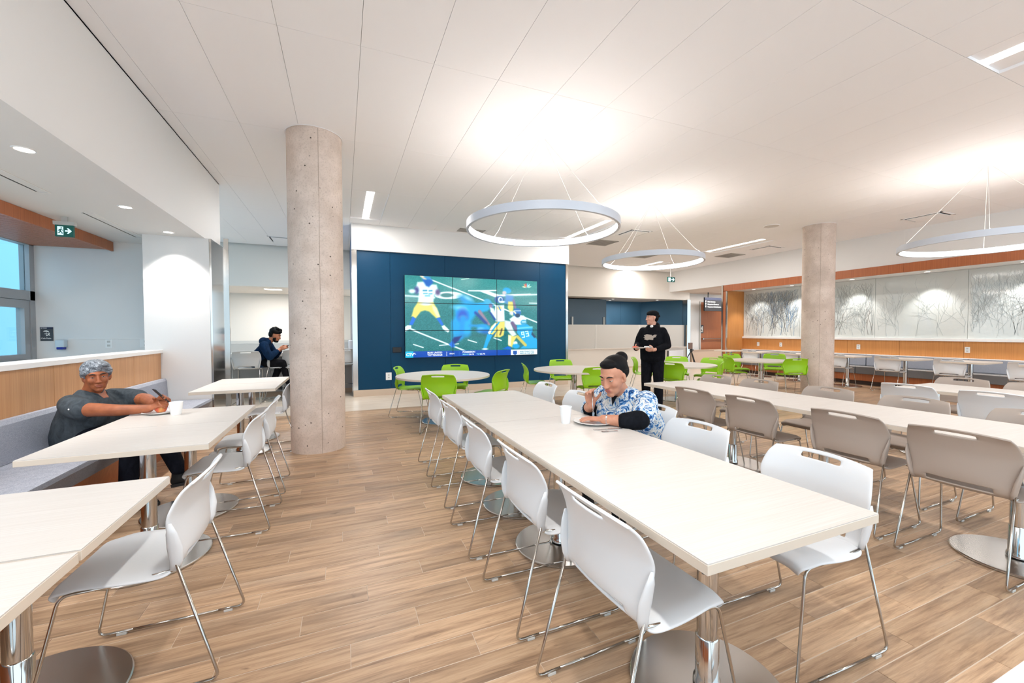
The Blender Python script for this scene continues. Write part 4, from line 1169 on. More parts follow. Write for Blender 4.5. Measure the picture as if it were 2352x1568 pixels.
# patio sign
ps = thing('room_sign', 'square charcoal room sign with umbrella pictogram reading Cafe Patio', 'sign', (0, 0, 0))
sx, sz = -3.727, 1.245; sw, sh = 0.125, 0.185
obj('plate', MB().box(sx, sx+sw, 7.438, 7.45, sz, sz+sh, 0.001), M['sign_dark'], ps)
obj('number_band', MB().box(sx, sx+sw, 7.4365, 7.44, sz+sh*0.87, sz+sh), M['sign_navy'], ps)
def spoly(pts): obj('pictogram', MB().prism([(sx+p*sw, sz+q*sh) for p, q in pts], 'y', 7.4362, 7.44), M['lettering'], ps)
spoly([(0.22, 0.68), (0.36, 0.76), (0.52, 0.77), (0.66, 0.72), (0.72, 0.62), (0.66, 0.64), (0.5, 0.67), (0.36, 0.67)])
spoly([(0.47, 0.40), (0.50, 0.40), (0.50, 0.67), (0.47, 0.67)]); spoly([(0.34, 0.50), (0.60, 0.50), (0.60, 0.535), (0.34, 0.535)])
spoly([(0.60, 0.46), (0.70, 0.60), (0.76, 0.56), (0.72, 0.46), (0.78, 0.38), (0.72, 0.38), (0.66, 0.44), (0.62, 0.38), (0.46, 0.36), (0.46, 0.41), (0.58, 0.42)])
wall_text('lettering', 'Cafe Patio', 0.024, (sx+0.008, 7.4362, sz+0.028), M['lettering'], ps, '-y', 0.0005, 'LEFT', 0.02)
wall_text('lettering', 'M-T00.05', 0.015, (sx+0.008, 7.4358, sz+sh*0.90), M['lettering'], ps, '-y', 0.0005, 'LEFT', 0.02)
rebase(ps, (sx, 7.44, sz))
hs = thing('hand_sanitiser', 'wall hand sanitiser dispenser with blue bottom above the oak ledge', 'dispenser', (-3.5, 7.44, 1.13))
obj('body', MB().box(-0.045, 0.045, -0.09, 0.0, 0.03, 0.13, 0.01), mat('clear dispenser plastic', (206, 220, 228), 0.25), hs)
obj('nozzle', MB().box(-0.035, 0.035, -0.085, -0.01, 0.0, 0.035, 0.008), mat('blue dispenser nozzle', (10, 40, 150), 0.4), hs)
hs2 = thing('hand_sanitiser', 'white hand sanitiser dispenser on the left end of the screen wall', 'dispenser', (0.215, 9.30, 0.84))
obj('body', MB().box(-0.11, 0.0, -0.06, 0.06, 0.03, 0.34, 0.02), mat('white dispenser plastic', (226, 230, 236), 0.3), hs2)
obj('window', MB().prism([(-0.02, 0.16), (0.02, 0.16), (0.0, 0.22)], 'x', -0.112, -0.10), M['sign_navy'], hs2)
obj('nozzle', MB().box(-0.10, -0.01, -0.05, 0.05, 0.0, 0.035, 0.008), mat('grey dispenser nozzle', (170, 176, 184), 0.4), hs2)
# wayfinding sign in the corridor mouth
wf = thing('wayfinding_sign', 'dark hanging wayfinding sign in front of the cherry door', 'sign', (0, 0, 0))
wx0, wx1, wy, wz0, wz1 = 13.1, 14.62, 11.9, 2.13, 2.66
obj('board', MB().box(wx0, wx1, wy, wy+0.06, wz0, wz1, 0.004), mat('dark sign board', (48, 48, 50), 0.6, spec=0.2), wf)
obj('top_band', MB().box(wx0, wx1, wy-0.004, wy+0.01, wz1-0.10, wz1), M['sign_navy'], wf)
obj('hanger', MB().box(wx0+0.2, wx0+0.23, wy+0.02, wy+0.05, wz1, 2.86).box(wx1-0.23, wx1-0.2, wy+0.02, wy+0.05, wz1, 2.86), M['black'], wf)
for k, (s, a) in enumerate((('Main Entrance', ''), ('Outpatient Elevators', 'A'), ('Outpatient Rehabilitation', 'A'))):
    zz = wz1-0.19-k*0.10
    wall_text('lettering', s, 0.072, (wx0+0.14, wy-0.004, zz), M['lettering'], wf)
    if a: wall_text('lettering', a, 0.072, (wx0+1.12, wy-0.004, zz), M['lettering'], wf)
    for ox in (0.05, 1.24):
        obj('arrow', MB().prism([(wx0+ox-0.01, zz), (wx0+ox+0.01, zz), (wx0+ox+0.01, zz+0.04), (wx0+ox+0.028, zz+0.04), (wx0+ox, zz+0.075), (wx0+ox-0.028, zz+0.04), (wx0+ox-0.01, zz+0.04)], 'y', wy-0.005, wy), M['lettering'], wf)
    wall_text('lettering', ('Patio', 'Dining', 'Shops')[k], 0.072, (wx0+1.30, wy-0.004, zz), M['lettering'], wf)
rebase(wf, ((wx0+wx1)/2, wy, wz0))
wr = thing('washroom_sign', 'small dark square sign with a white symbol on the cherry door', 'sign', (13.70, 12.59, 1.42))
obj('plate', MB().box(-0.09, 0.09, -0.006, 0.0, -0.17, 0.17, 0.002), M['sign_dark'], wr)
obj('pictogram', MB().prism([(-0.05, 0.02), (0.0, 0.12), (0.05, 0.12), (0.05, -0.06), (0.0, -0.06), (-0.02, 0.0)], 'y', -0.009, -0.005).prism([(-0.05, -0.12), (0.05, -0.12), (0.05, -0.09), (-0.05, -0.09)], 'y', -0.009, -0.005), M['lettering'], wr)
# tripod by the corridor mouth and white board at the partition
tp = thing('tripod', 'black tripod with a small brown box on top by the metal post', 'tripod', (12.22, 11.75, 0))
obj('head', MB().box(-0.09, 0.07, -0.04, 0.04, 0.66, 0.90, 0.01), mat('brown box', (128, 104, 94), 0.6), tp)
obj('mount', MB().cyl((0.04, 0), 0.05, 0.56, 0.66, 12).box(-0.02, 0.14, -0.03, 0.03, 0.60, 0.64), M['black'], tp)
for a in (20, 140, 260):
    c, s = math.cos(math.radians(a)), math.sin(math.radians(a))
    obj('leg', MB().tube([(0.04, 0, 0.60), (0.04+0.30*c, 0.30*s, 0.01)], 0.017, 8), M['black'], tp, 60)
bd = thing('white_board', 'white upright panel leaning at the partition behind a green chair', 'panel', (11.85, 12.05, 0))
obj('board', MB().box(-0.42, 0.36, 0.0, 0.06, 0.10, 0.60, 0.003), mat('bluish white board', (232, 234, 240), 0.4), bd)
obj('frame', MB().box(-0.42, -0.39, -0.01, 0.07, 0, 0.60).box(0.33, 0.36, -0.01, 0.07, 0, 0.60), M['grey_panel'], bd)

# =================================================================== TABLE WARE
def plate(x, y, z, r, label):
    return tag(rebase_mesh(obj('plate', MB().lathe([(0, 0.002), (r*0.55, 0.0), (r*0.62, 0.002), (r*0.97, 0.015), (r, 0.018), (r*0.965, 0.019), (r*0.66, 0.008), (0, 0.006)], 48, (x, y, z), closed=True), M['porcelain'], None, 50), (x, y, z)), label, 'plate', 'white china plates')
plate(1.535, 2.29, 0.74, 0.135, 'white round plate on the centre table before the woman in blue print')
plate(-1.285, 3.86, 0.74, 0.105, 'white plate holding a red apple on the left booth table')
cup = thing('paper_cup', 'tall white paper cup on the centre table beside the plate', 'cup', (1.362, 2.36, 0.74))
obj('body', MB().lathe([(0.0, 0.002), (0.028, 0.0), (0.040, 0.108), (0.038, 0.108), (0.027, 0.006), (0, 0.006)], 32, closed=True), M['paper'], cup, 50)
obj('rim', MB().lathe([(0.038, 0.106), (0.0415, 0.106), (0.0425, 0.109), (0.0415, 0.112), (0.038, 0.112)], 32, closed=True), M['paper'], cup, 50)
mug = thing('mug', 'white china mug with handle next to the apple plate', 'mug', (-1.155, 3.76, 0.74))
obj('body', MB().lathe([(0.0, 0.003), (0.030, 0.0), (0.034, 0.01), (0.043, 0.095), (0.040, 0.095), (0.031, 0.012), (0, 0.008)], 32, closed=True), M['porcelain'], mug, 50)
obj('handle', MB().tube([(-0.030, 0.022, 0.080), (-0.048, 0.036, 0.078), (-0.056, 0.041, 0.06), (-0.048, 0.036, 0.036), (-0.026, 0.02, 0.028)], 0.0055, 8), M['porcelain'], mug, 180)
ap = thing('apple', 'red and yellow apple lying on the white plate', 'apple', (-1.275, 3.85, 0.749))
am = mat('apple skin', (206, 60, 40), 0.3, coat=0.2)
_v = coords(am, (14, 14, 5), 'Object'); _n = noise(am, _v, 1.0, 4)
lk(am, ramp(am, _n, [(0.36, (196, 40, 38)), (0.52, (220, 84, 52)), (0.68, (236, 170, 96))]), bsdf(am).inputs['Base Color'])
obj('flesh', MB().lathe([(0.0, 0.008), (0.012, 0.002), (0.026, 0.004), (0.036, 0.022), (0.039, 0.042), (0.034, 0.060), (0.020, 0.071), (0.009, 0.070), (0.0, 0.062)], 28, closed=True), am, ap, 180)
obj('stem', MB().tube([(0, 0, 0.060), (0.002, 0.001, 0.072), (0.005, 0.002, 0.080)], 0.0014, 6), mat('apple stem', (90, 60, 40), 0.8), ap)
def cutlery(kind, p0, p1, label, z=0.7405):
    d = Vector((p1[0]-p0[0], p1[1]-p0[1], 0)); L = d.length
    t = thing(kind, label, kind, (p0[0], p0[1], z), math.atan2(d.y, d.x))
    if kind == 'knife':
        obj('handle', MB().prism([(0, -0.005), (0.09, -0.007), (0.10, 0.007), (0, 0.006)], 'z', 0, 0.005), M['steel'], t)
        obj('blade', MB().prism([(0.10, -0.007), (L, -0.002), (L-0.01, 0.006), (0.10, 0.007)], 'z', 0.001, 0.0035), M['steel'], t)
    else:
        obj('handle', MB().prism([(0.05, -0.003), (L, -0.006), (L, 0.006), (0.05, 0.003)], 'z', 0.0005, 0.004), M['steel'], t)
        for k in range(4): obj('tine', MB().box(-0.0, 0.036, -0.0105+k*0.006, -0.0075+k*0.006, 0.002, 0.004), M['steel'], t)
        obj('neck', MB().prism([(0.032, -0.012), (0.052, -0.003), (0.052, 0.003), (0.032, 0.012)], 'z', 0.001, 0.004), M['steel'], t)
    return t
cutlery('knife', (1.60, 2.075), (1.42, 2.125), 'steel knife lying beside the plate on the centre table')
cutlery('fork', (1.44, 2.065), (1.54, 2.040), 'steel fork lying beside the knife on the centre table')

# =================================================================== PEOPLE
def skin_mat(name, c, dark):
    m = mat(name, c, 0.5, spec=0.35)
    f = noise(m, coords(m, (18, 18, 18), 'Object'), 1.0, 3)
    lk(m, ramp(m, f, [(0.3, dark), (0.7, c)]), bsdf(m).inputs['Base Color'])
    b = bsdf(m); b.inputs['Subsurface Weight'].default_value = 0.08; b.inputs['Subsurface Radius'].default_value = (0.02, 0.008, 0.004)
    return m
def cloth_mat(name, c, c2, scale=26):
    m = mat(name, c, 0.9, spec=0.1)
    v = coords(m, (scale, scale, scale*0.55), 'Object'); f = noise(m, v, 1.0, 4, 0.55, 0.8)
    lk(m, ramp(m, f, [(0.3, c2), (0.7, c)]), bsdf(m).inputs['Base Color'])
    bump(m, f, 0.5, 0.012)
    return m
def rotm(axis, deg): return Matrix.Rotation(math.radians(deg), 4, axis)

class Body:
    """a set of overlapping rounded volumes fused by a voxel remesh into one continuous skin"""
    def __init__(self): self.mb = MB()
    def ball(self, c, r): self.mb.ell(Vector(c), (r, r, r), 14); return self
    def ell(self, c, r, rot=None, mtx=None):
        m = (mtx or Matrix()) @ Matrix.Translation(Vector(c)) @ (rot.to_matrix().to_4x4() if rot else Matrix()) @ Matrix.Diagonal((r[0], r[1], r[2], 1))
        bmesh.ops.create_uvsphere(self.mb.bm, u_segments=18, v_segments=12, radius=1, matrix=m); return self
    def limb(self, pts, rads, flat=None):
        # smooth tapered tube through the points, ends rounded
        P = [Vector(p) for p in pts]; Q, R = [], []
        for i in range(len(P)-1):
            n = max(2, int((P[i+1]-P[i]).length/0.02))
            for k in range(n):
                t = k/n; Q.append(P[i].lerp(P[i+1], t)); R.append(rads[i]+(rads[i+1]-rads[i])*t)
        Q.append(P[-1]); R.append(rads[-1])
        self.mb.tube(Q, R, 14)
        self.ball(P[0], rads[0]); self.ball(P[-1], rads[-1])
        for p, r in zip(P[1:-1], rads[1:-1]): self.ball(p, r*1.0)
        return self
    def loft(self, rings):
        # rings: centre, half depth vector, half width vector
        rows = []
        for c, a, b in rings:
            c, a, b = Vector(c), Vector(a), Vector(b)
            rows.append([self.mb.bm.verts.new(c+a*math.cos(2*PI*k/24)+b*math.sin(2*PI*k/24)) for k in range(24)])
        for p, q in zip(rows, rows[1:]):
            for k in range(24):
                j = (k+1) % 24; self.mb.bm.faces.new((p[k], p[j], q[j], q[k]))
        self.mb.bm.faces.new(rows[0][::-1]); self.mb.bm.faces.new(rows[-1]); return self
    def build(self, name, m, parent, voxel=0.007, smooth=6):
        bmesh.ops.recalc_face_normals(self.mb.bm, faces=self.mb.bm.faces[:])
        me = bpy.data.meshes.new(name); self.mb.bm.to_mesh(me); self.mb.bm.free()
        me = baked(name, me, [('REMESH', dict(mode='VOXEL', voxel_size=voxel)), ('SMOOTH', dict(factor=0.5, iterations=smooth))], m)
        me.polygons.foreach_set('use_smooth', [True]*len(me.polygons))
        return link(name, me, None, parent)

def add_head(B, Hm):
    """face along +x in head space; head about 0.23 high"""
    e = lambda c, r, rot=None: B.ell(c, r, rot, Hm)
    e((-0.012, 0, 0.032), (0.097, 0.076, 0.088)); e((0.018, 0, -0.020), (0.072, 0.066, 0.088)); e((0.035, 0, -0.070), (0.050, 0.050, 0.046))
    e((0.066, 0, -0.100), (0.024, 0.026, 0.020)); e((0.070, 0, 0.028), (0.022, 0.052, 0.014)); e((0.055, 0.034, -0.025), (0.030, 0.026, 0.030)); e((0.055, -0.034, -0.025), (0.030, 0.026, 0.030))
    for k in range(6):
        t = k/5; e((0.086+0.020*t, 0, 0.012-0.046*t), (0.011, 0.008+0.004*t, 0.011))
    e((0.098, 0.012, -0.036), (0.011, 0.009, 0.008)); e((0.098, -0.012, -0.036), (0.011, 0.009, 0.008))
    e((0.084, 0, -0.062), (0.012, 0.026, 0.007)); e((0.082, 0, -0.074), (0.012, 0.022, 0.008))
    for s in (-1, 1):
        e((-0.006, s*0.078, -0.008), (0.020, 0.008, 0.031), Euler((0, 0.1, s*0.35))); e((0.0, s*0.072, -0.03), (0.012, 0.010, 0.014))
def face_bits(Hm, parent, lipc, browc, eye_open=True):
    lm = mat('lips', lipc, 0.45); bm_ = mat('eyebrow hair', browc, 0.8)
    for s in (-1, 1):
        w = MB().ell((0.074, s*0.031, 0.006), (0.013, 0.013, 0.0095), 14); w.bm.transform(Hm); obj('eye', w, mat('eye white', (196, 186, 178), 0.55, spec=0.2), parent, 180)
        i_ = MB().ell((0.0835, s*0.031, 0.006), (0.005, 0.0055, 0.0055), 12); i_.bm.transform(Hm); obj('iris', i_, mat('iris brown', (34, 22, 18), 0.4), parent, 180)
        l_ = MB().ell((0.0755, s*0.031, 0.0105), (0.0140, 0.0155, 0.0072), 14); l_.bm.transform(Hm); obj('eyelid', l_, SKIN_NOW[0], parent, 180)
        b_ = MB().tube([Hm @ Vector(p) for p in ((0.0915, s*0.014, 0.026), (0.0905, s*0.030, 0.032), (0.078, s*0.050, 0.028))], [0.0035, 0.0045, 0.002], 8); obj('eyebrow', b_, bm_, parent, 180)
    q = MB().ell((0.0905, 0, -0.0615), (0.0075, 0.0235, 0.0045), 14).ell((0.0885, 0, -0.0715), (0.0085, 0.020, 0.0058), 14); q.bm.transform(Hm); obj('lips', q, lm, parent, 180)
SKIN_NOW = [None]

def add_hand(B, wrist, fwd, up, side, curl, s=1.0, thumb=0.55):
    """palm from the wrist along fwd; up = back of the hand; side +1 puts the thumb on the left of fwd"""
    f = Vector(fwd).normalized(); u = (Vector(up)-f*Vector(up).dot(f)).normalized(); l = u.cross(f)*side
    w = Vector(wrist)
    Mx = Matrix((( f.x, l.x, u.x, 0), (f.y, l.y, u.y, 0), (f.z, l.z, u.z, 0), (0, 0, 0, 1)))
    Mx.translation = w
    B.ell((0.048*s, 0, 0), (0.052*s, 0.040*s, 0.015*s), None, Mx); B.ell((0.070*s, 0, 0.001), (0.028*s, 0.042*s, 0.013*s), None, Mx)
    B.ell((0.03*s, 0.024*s, -0.005*s), (0.034*s, 0.018*s, 0.016*s), None, Mx)
    for k, (yo, ln, r) in enumerate(((0.030, 0.072, 0.0088), (0.010, 0.080, 0.0092), (-0.011, 0.075, 0.0088), (-0.030, 0.060, 0.0078))):
        c = curl[k] if isinstance(curl, (list, tuple)) else curl
        p = Vector((0.085*s, yo*s, 0.002)); a = 0.0; pts = [Vector((0.06*s, yo*0.9*s, 0)), p]
        for j, fr in enumerate((0.45, 0.32, 0.23)):
            a += c*(0.75 if j == 0 else 1.0)
            p = p+Vector((math.cos(a), (yo*0.8), -math.sin(a)))*ln*fr*s
            pts.append(p)
        B.limb([Mx @ q for q in pts], [r*s, r*s, r*0.97*s, r*0.9*s, r*0.78*s])
    t0 = Vector((0.022*s, 0.026*s, -0.004*s)); t1 = t0+Vector((0.028, 0.026, -0.010*(1+thumb)))*s; t2 = t1+Vector((0.028, 0.010, -0.012*(1+thumb)))*s; t3 = t2+Vector((0.022, -0.002, -0.010*(1+thumb)))*s
    B.limb([Mx @ q for q in (t0, t1, t2, t3)], [0.013*s, 0.0115*s, 0.0105*s, 0.008*s])
def head_matrix(c, yaw, pitch, roll=0, s=1.0):
    return Matrix.Translation(Vector(c)) @ rotm('Z', yaw) @ rotm('Y', pitch) @ rotm('X', roll) @ Matrix.Diagonal((s, s, s, 1))
def shoe(B, heel, toe_dir, up=(0, 0, 1), L=0.27, h=0.075, S=None):
    d = Vector(toe_dir).normalized(); u = Vector(up).normalized(); l = u.cross(d); p = Vector(heel)
    rows = []
    for t, w, hh in ((0.0, 0.028, 0.060), (0.06, 0.036, 0.085), (0.3, 0.036, 0.088), (0.5, 0.042, 0.062), (0.72, 0.048, 0.046), (0.9, 0.040, 0.038), (1.0, 0.022, 0.026)):
        c = p+d*(t*L)+u*(hh*0.5+0.010)
        rows.append((c, u*(hh*0.5), l*w))
    B.loft(rows)
    if S is not None:
        prof = [(-0.008, 0.022), (0.02, 0.036), (0.12, 0.038), (0.2, 0.048), (0.25, 0.040), (0.278, 0.018)]
        pl = [p+d*x+l*w for x, w in prof]+[p+d*x-l*w for x, w in prof[::-1]]
        va = [S.bm.verts.new(q-u*0.004) for q in pl]; vb = [S.bm.verts.new(q+u*0.020) for q in pl]
        for i in range(len(pl)):
            j = (i+1) % len(pl); S.bm.faces.new((va[i], va[j], vb[j], vb[i]))
        S.bm.faces.new(va[::-1]); S.bm.faces.new(vb)

# ---------- 1. woman on the left bench, looking at the camera, phone in her hands
SK1 = skin_mat('deep brown skin', (168, 100, 66), (146, 84, 56)); SKIN_NOW[0] = SK1
SCRUB = cloth_mat('charcoal scrub cloth', (78, 86, 92), (58, 64, 70))
W1 = thing('person', 'seated woman in charcoal scrub top on the left bench holding a phone over the table', 'person', (-1.90, 4.33, 0), math.radians(-20))
H1 = head_matrix((0.10, -0.03, 1.005), -42, 4, 4, 0.98)
B = Body(); add_head(B, H1)
B.limb([(0.085, -0.03, 0.95), (0.04, -0.01, 0.875), (0.02, 0, 0.82)], [0.058, 0.062, 0.075])
rh, lh = Vector((0.69, -0.27, 0.785)), Vector((0.70, -0.20, 0.812))
B.limb([(0.05, -0.205, 0.80), (0.25, -0.285, 0.785), (0.50, -0.30, 0.780), rh], [0.060, 0.053, 0.043, 0.030])
B.limb([(0.05, 0.20, 0.81), (0.33, 0.15, 0.785), (0.56, -0.06, 0.785), lh], [0.058, 0.051, 0.041, 0.029])
add_hand(B, rh, (0.85, 0.05, 0.35), (-0.3, -0.6, 0.75), 1, [0.45, 0.55, 0.6, 0.65], 0.95)
add_hand(B, lh, (0.75, -0.2, 0.5), (0.0, 0.7, 0.7), -1, [0.5, 0.6, 0.65, 0.7], 0.95)
B.build('body', SK1, W1, 0.0055, 5)
face_bits(H1, W1, (150, 84, 66), (40, 34, 32))
B = Body()
B.loft([((-0.02, 0, 0.47), (0.175, 0, 0), (0, 0.225, 0)), ((-0.01, 0, 0.56), (0.19, 0, 0.0), (0, 0.235, 0)), ((0.01, 0, 0.66), (0.19, 0, 0), (0, 0.225, 0)), ((0.02, 0, 0.74), (0.17, 0, 0.02), (0, 0.215, 0)), ((0.02, 0, 0.79), (0.145, 0, 0.02), (0, 0.205, 0)), ((0.02, -0.005, 0.835), (0.11, 0, 0.01), (0, 0.165, 0)), ((0.025, -0.005, 0.87), (0.08, 0, 0.0), (0, 0.115, 0)), ((0.028, -0.006, 0.90), (0.066, 0, 0.0), (0, 0.08, 0))])
B.limb([(0.035, -0.170, 0.805), (0.13, -0.245, 0.797), (0.225, -0.278, 0.785)], [0.076, 0.082, 0.080]); B.limb([(0.035, 0.165, 0.81), (0.14, 0.195, 0.80), (0.235, 0.178, 0.793)], [0.074, 0.078, 0.075])
B.ell((0.13, -0.10, 0.70), (0.09, 0.10, 0.10)); B.ell((0.13, 0.09, 0.70), (0.09, 0.10, 0.10))
B.build('scrub_top', SCRUB, W1, 0.008, 6)
vneck = MB().prism([(-0.052, 0.896), (0.050, 0.896), (0.0, 0.80)], 'x', 0.0, 0.03)
vneck.bm.transform(Matrix.Translation((0.105, -0.006, 0.0)) @ rotm('Y', 0)); 
vn = obj('neckline', MB().tube([(0.055, -0.075, 0.895), (0.115, -0.045, 0.862), (0.158, -0.004, 0.792), (0.115, 0.038, 0.862), (0.055, 0.068, 0.895)], 0.006, 8), mat('scrub neck binding', (52, 58, 64), 0.9), W1, 180)
vneck.bm.free()
tri = MB(); vs = [tri.bm.verts.new(p) for p in ((0.085, -0.055, 0.892), (0.1425, -0.026, 0.833), (0.160, -0.004, 0.797), (0.1425, 0.020, 0.833), (0.085, 0.048, 0.892), (0.07, -0.004, 0.905))]; tri.bm.faces.new(vs)
obj('neck_skin', tri, SK1, W1)
bt = obj('button', MB().ell((0.20, -0.352, 0.80), (0.006, 0.003, 0.006), 10), M['paper'], W1)
B = Body()
B.loft([((-0.05, 0, 0.455), (0.15, 0, 0), (0, 0.215, 0)), ((-0.04, 0, 0.52), (0.16, 0, 0), (0, 0.21, 0)), ((0, 0, 0.58), (0.15, 0, 0), (0, 0.19, 0))])
B.limb([(0.03, -0.11, 0.535), (0.45, -0.13, 0.53), (0.42, -0.14, 0.20), (0.41, -0.14, 0.11)], [0.10, 0.078, 0.062, 0.052]); B.limb([(0.03, 0.11, 0.535), (0.47, 0.10, 0.535), (0.60, 0.12, 0.20)], [0.10, 0.078, 0.056])
B.build('trousers', cloth_mat('dark navy trousers', (30, 32, 42), (20, 22, 30)), W1, 0.010, 5)
S = MB(); B = Body(); shoe(B, (0.56, 0.12, 0.055), (0.85, -0.05, 0.18), (-0.18, 0, 0.98), S=S); shoe(B, (0.36, -0.14, 0.004), (1, 0, 0), S=S)
B.limb([(0.60, 0.12, 0.22), (0.59, 0.12, 0.12)], [0.044, 0.042])
B.build('shoes', mat('black knit shoe', (22, 22, 24), 0.8), W1, 0.006, 3); obj('soles', S, mat('black sole', (40, 40, 42), 0.7), W1)
HAIR1 = mat('grey streaked short hair', (120, 124, 130), 0.7)
_v = coords(HAIR1, (60, 14, 60), 'Object'); _n = noise(HAIR1, _v, 1.0, 4, 0.7, 1.0)
lk(HAIR1, ramp(HAIR1, _n, [(0.36, (44, 48, 54)), (0.52, (124, 130, 138)), (0.68, (196, 202, 208))]), bsdf(HAIR1).inputs['Base Color']); bump(HAIR1, _n, 0.6, 0.01)
B = Body(); e = lambda c, r: B.ell(c, r, None, H1)
e((-0.022, 0, 0.058), (0.106, 0.094, 0.080)); e((-0.048, 0, 0.02), (0.088, 0.094, 0.086)); [e((0.03-0.03*k, s_*(0.078-0.004*k), 0.045-0.02*k), (0.026, 0.018, 0.03)) for k in range(3) for s_ in (-1, 1)]; e((0.045, 0.018, 0.090), (0.046, 0.056, 0.030)); e((0.02, 0.0, 0.098), (0.06, 0.066, 0.034)); e((-0.035, 0.066, 0.0), (0.045, 0.02, 0.05)); e((-0.035, -0.066, 0.0), (0.045, 0.02, 0.05))
B.build('hair', HAIR1, W1, 0.006, 4)
ph = thing('phone', 'dark smartphone held by the woman on the left bench', 'phone', (-1.262, 3.83, 0.872), math.radians(-60))
pb = MB().box(-0.036, 0.036, -0.0045, 0.0045, -0.075, 0.075, 0.003); pb.bm.transform(rotm('X', 38)); obj('case', pb, M['black'], ph)
pb = MB().box(-0.033, 0.033, 0.0045, 0.0052, -0.070, 0.070); pb.bm.transform(rotm('X', 38)); obj('screen', pb, mat('phone glass', (30, 32, 38), 0.1), ph)

# ---------- 2. woman in the blue print top at the centre table
SK2 = skin_mat('light brown skin', (206, 150, 122), (188, 128, 102)); SKIN_NOW[0] = SK2
PRINT = mat('blue and white print cloth', (90, 130, 180), 0.85, spec=0.1)
_v = coords(PRINT, (1, 1, 1), 'Object'); _a = noise(PRINT, _v, 13.0, 3, 0.55, 2.6); _b2 = noise(PRINT, _v, 30.0, 4, 0.6, 1.4)
_c1 = ramp(PRINT, _a, [(0.34, (28, 52, 96)), (0.42, (52, 112, 176)), (0.47, (150, 186, 216)), (0.53, (232, 232, 228)), (0.60, (206, 208, 206)), (0.66, (70, 124, 182)), (0.74, (38, 62, 100))])
_c1 = mixc(PRINT, _c1, rgb(236, 234, 228), ramp(PRINT, _b2, [(0.58, (0, 0, 0, 1)), (0.68, (0.7, 0.7, 0.7, 1))])); lk(PRINT, _c1, bsdf(PRINT).inputs['Base Color']); bump(PRINT, _b2, 0.3, 0.01)
BLK = cloth_mat('black undershirt', (26, 28, 34), (16, 17, 22))
W2 = thing('person', 'woman with hair bun in blue and white print top eating at the centre table', 'person', (2.03, 2.43, 0), math.radians(195))
H2 = head_matrix((0.345, 0.035, 1.045), 4, 20, 0, 1.06)
B = Body(); add_head(B, H2)
B.limb([(0.305, 0.025, 0.985), (0.24, 0.01, 0.925), (0.19, 0, 0.88)], [0.058, 0.062, 0.075])
rh, lh = Vector((0.415, -0.105, 0.835)), Vector((0.51, 0.085, 0.778))
B.limb([(0.19, -0.2, 0.86), (0.22, -0.27, 0.74), (0.33, -0.20, 0.79), rh], [0.060, 0.050, 0.040, 0.029])
B.limb([(0.20, 0.2, 0.85), (0.38, 0.27, 0.79), (0.46, 0.20, 0.778), lh], [0.058, 0.048, 0.040, 0.030])
add_hand(B, rh, (0.25, 0.05, 0.9), (-0.3, -0.8, 0.2), 1, [0.55, 0.65, 0.75, 0.8], 0.95, 0.9)
add_hand(B, lh, (0.6, -0.85, -0.02), (0.0, 0.1, 1), -1, [0.12, 0.15, 0.18, 0.2], 0.95, 0.1)
B.build('body', SK2, W2, 0.0055, 5); face_bits(H2, W2, (170, 96, 88), (30, 24, 22))
B = Body()
B.loft([((-0.04, 0, 0.46), (0.19, 0, 0), (0, 0.235, 0)), ((-0.01, 0, 0.56), (0.19, 0, 0.02), (0, 0.235, 0)), ((0.05, 0, 0.68), (0.18, 0, 0.03), (0, 0.225, 0)), ((0.11, 0, 0.79), (0.17, 0, 0.04), (0, 0.23, 0)), ((0.155, 0, 0.87), (0.14, 0, 0.03), (0, 0.215, 0)), ((0.19, 0.005, 0.92), (0.10, 0, 0.01), (0, 0.165, 0)), ((0.22, 0.008, 0.955), (0.07, 0, 0.0), (0, 0.09, 0))])
B.limb([(0.17, -0.18, 0.875), (0.195, -0.25, 0.80), (0.225, -0.272, 0.75)], [0.078, 0.082, 0.080]); B.limb([(0.18, 0.18, 0.87), (0.265, 0.23, 0.835), (0.335, 0.258, 0.805)], [0.078, 0.082, 0.078])
B.ell((0.25, -0.08, 0.76), (0.085, 0.10, 0.09)); B.ell((0.25, 0.08, 0.76), (0.085, 0.10, 0.09))
B.build('print_top', PRINT, W2, 0.008, 6)
B = Body(); B.limb([(0.32, 0.252, 0.802), (0.385, 0.272, 0.788), (0.435, 0.235, 0.782), (0.452, 0.212, 0.780)], [0.066, 0.064, 0.058, 0.054]); B.build('black_sleeve', BLK, W2, 0.007, 4); B = Body(); B.limb([(0.225, -0.272, 0.745), (0.25, -0.25, 0.75), (0.315, -0.21, 0.78)], [0.064, 0.06, 0.052])
B.build('black_sleeve', BLK, W2, 0.007, 4)
tri = MB(); vs = [tri.bm.verts.new(p) for p in ((0.275, -0.05, 0.945), (0.305, -0.015, 0.89), (0.325, 0.008, 0.83), (0.308, 0.03, 0.89), (0.28, 0.062, 0.945))]; tri.bm.faces.new(vs); obj('black_neckline', tri, BLK, W2)
B = Body()
B.loft([((-0.06, 0, 0.455), (0.16, 0, 0), (0, 0.22, 0)), ((-0.05, 0, 0.52), (0.165, 0, 0), (0, 0.215, 0)), ((0, 0, 0.58), (0.15, 0, 0), (0, 0.19, 0))])
B.limb([(0.02, -0.11, 0.54), (0.43, -0.16, 0.53), (0.27, -0.27, 0.16)], [0.10, 0.078, 0.056]); B.limb([(0.02, 0.11, 0.54), (0.43, 0.10, 0.53), (0.36, 0.08, 0.16)], [0.10, 0.078, 0.056])
B.build('trousers', cloth_mat('black trousers', (28, 28, 34), (18, 18, 24)), W2, 0.010, 5)
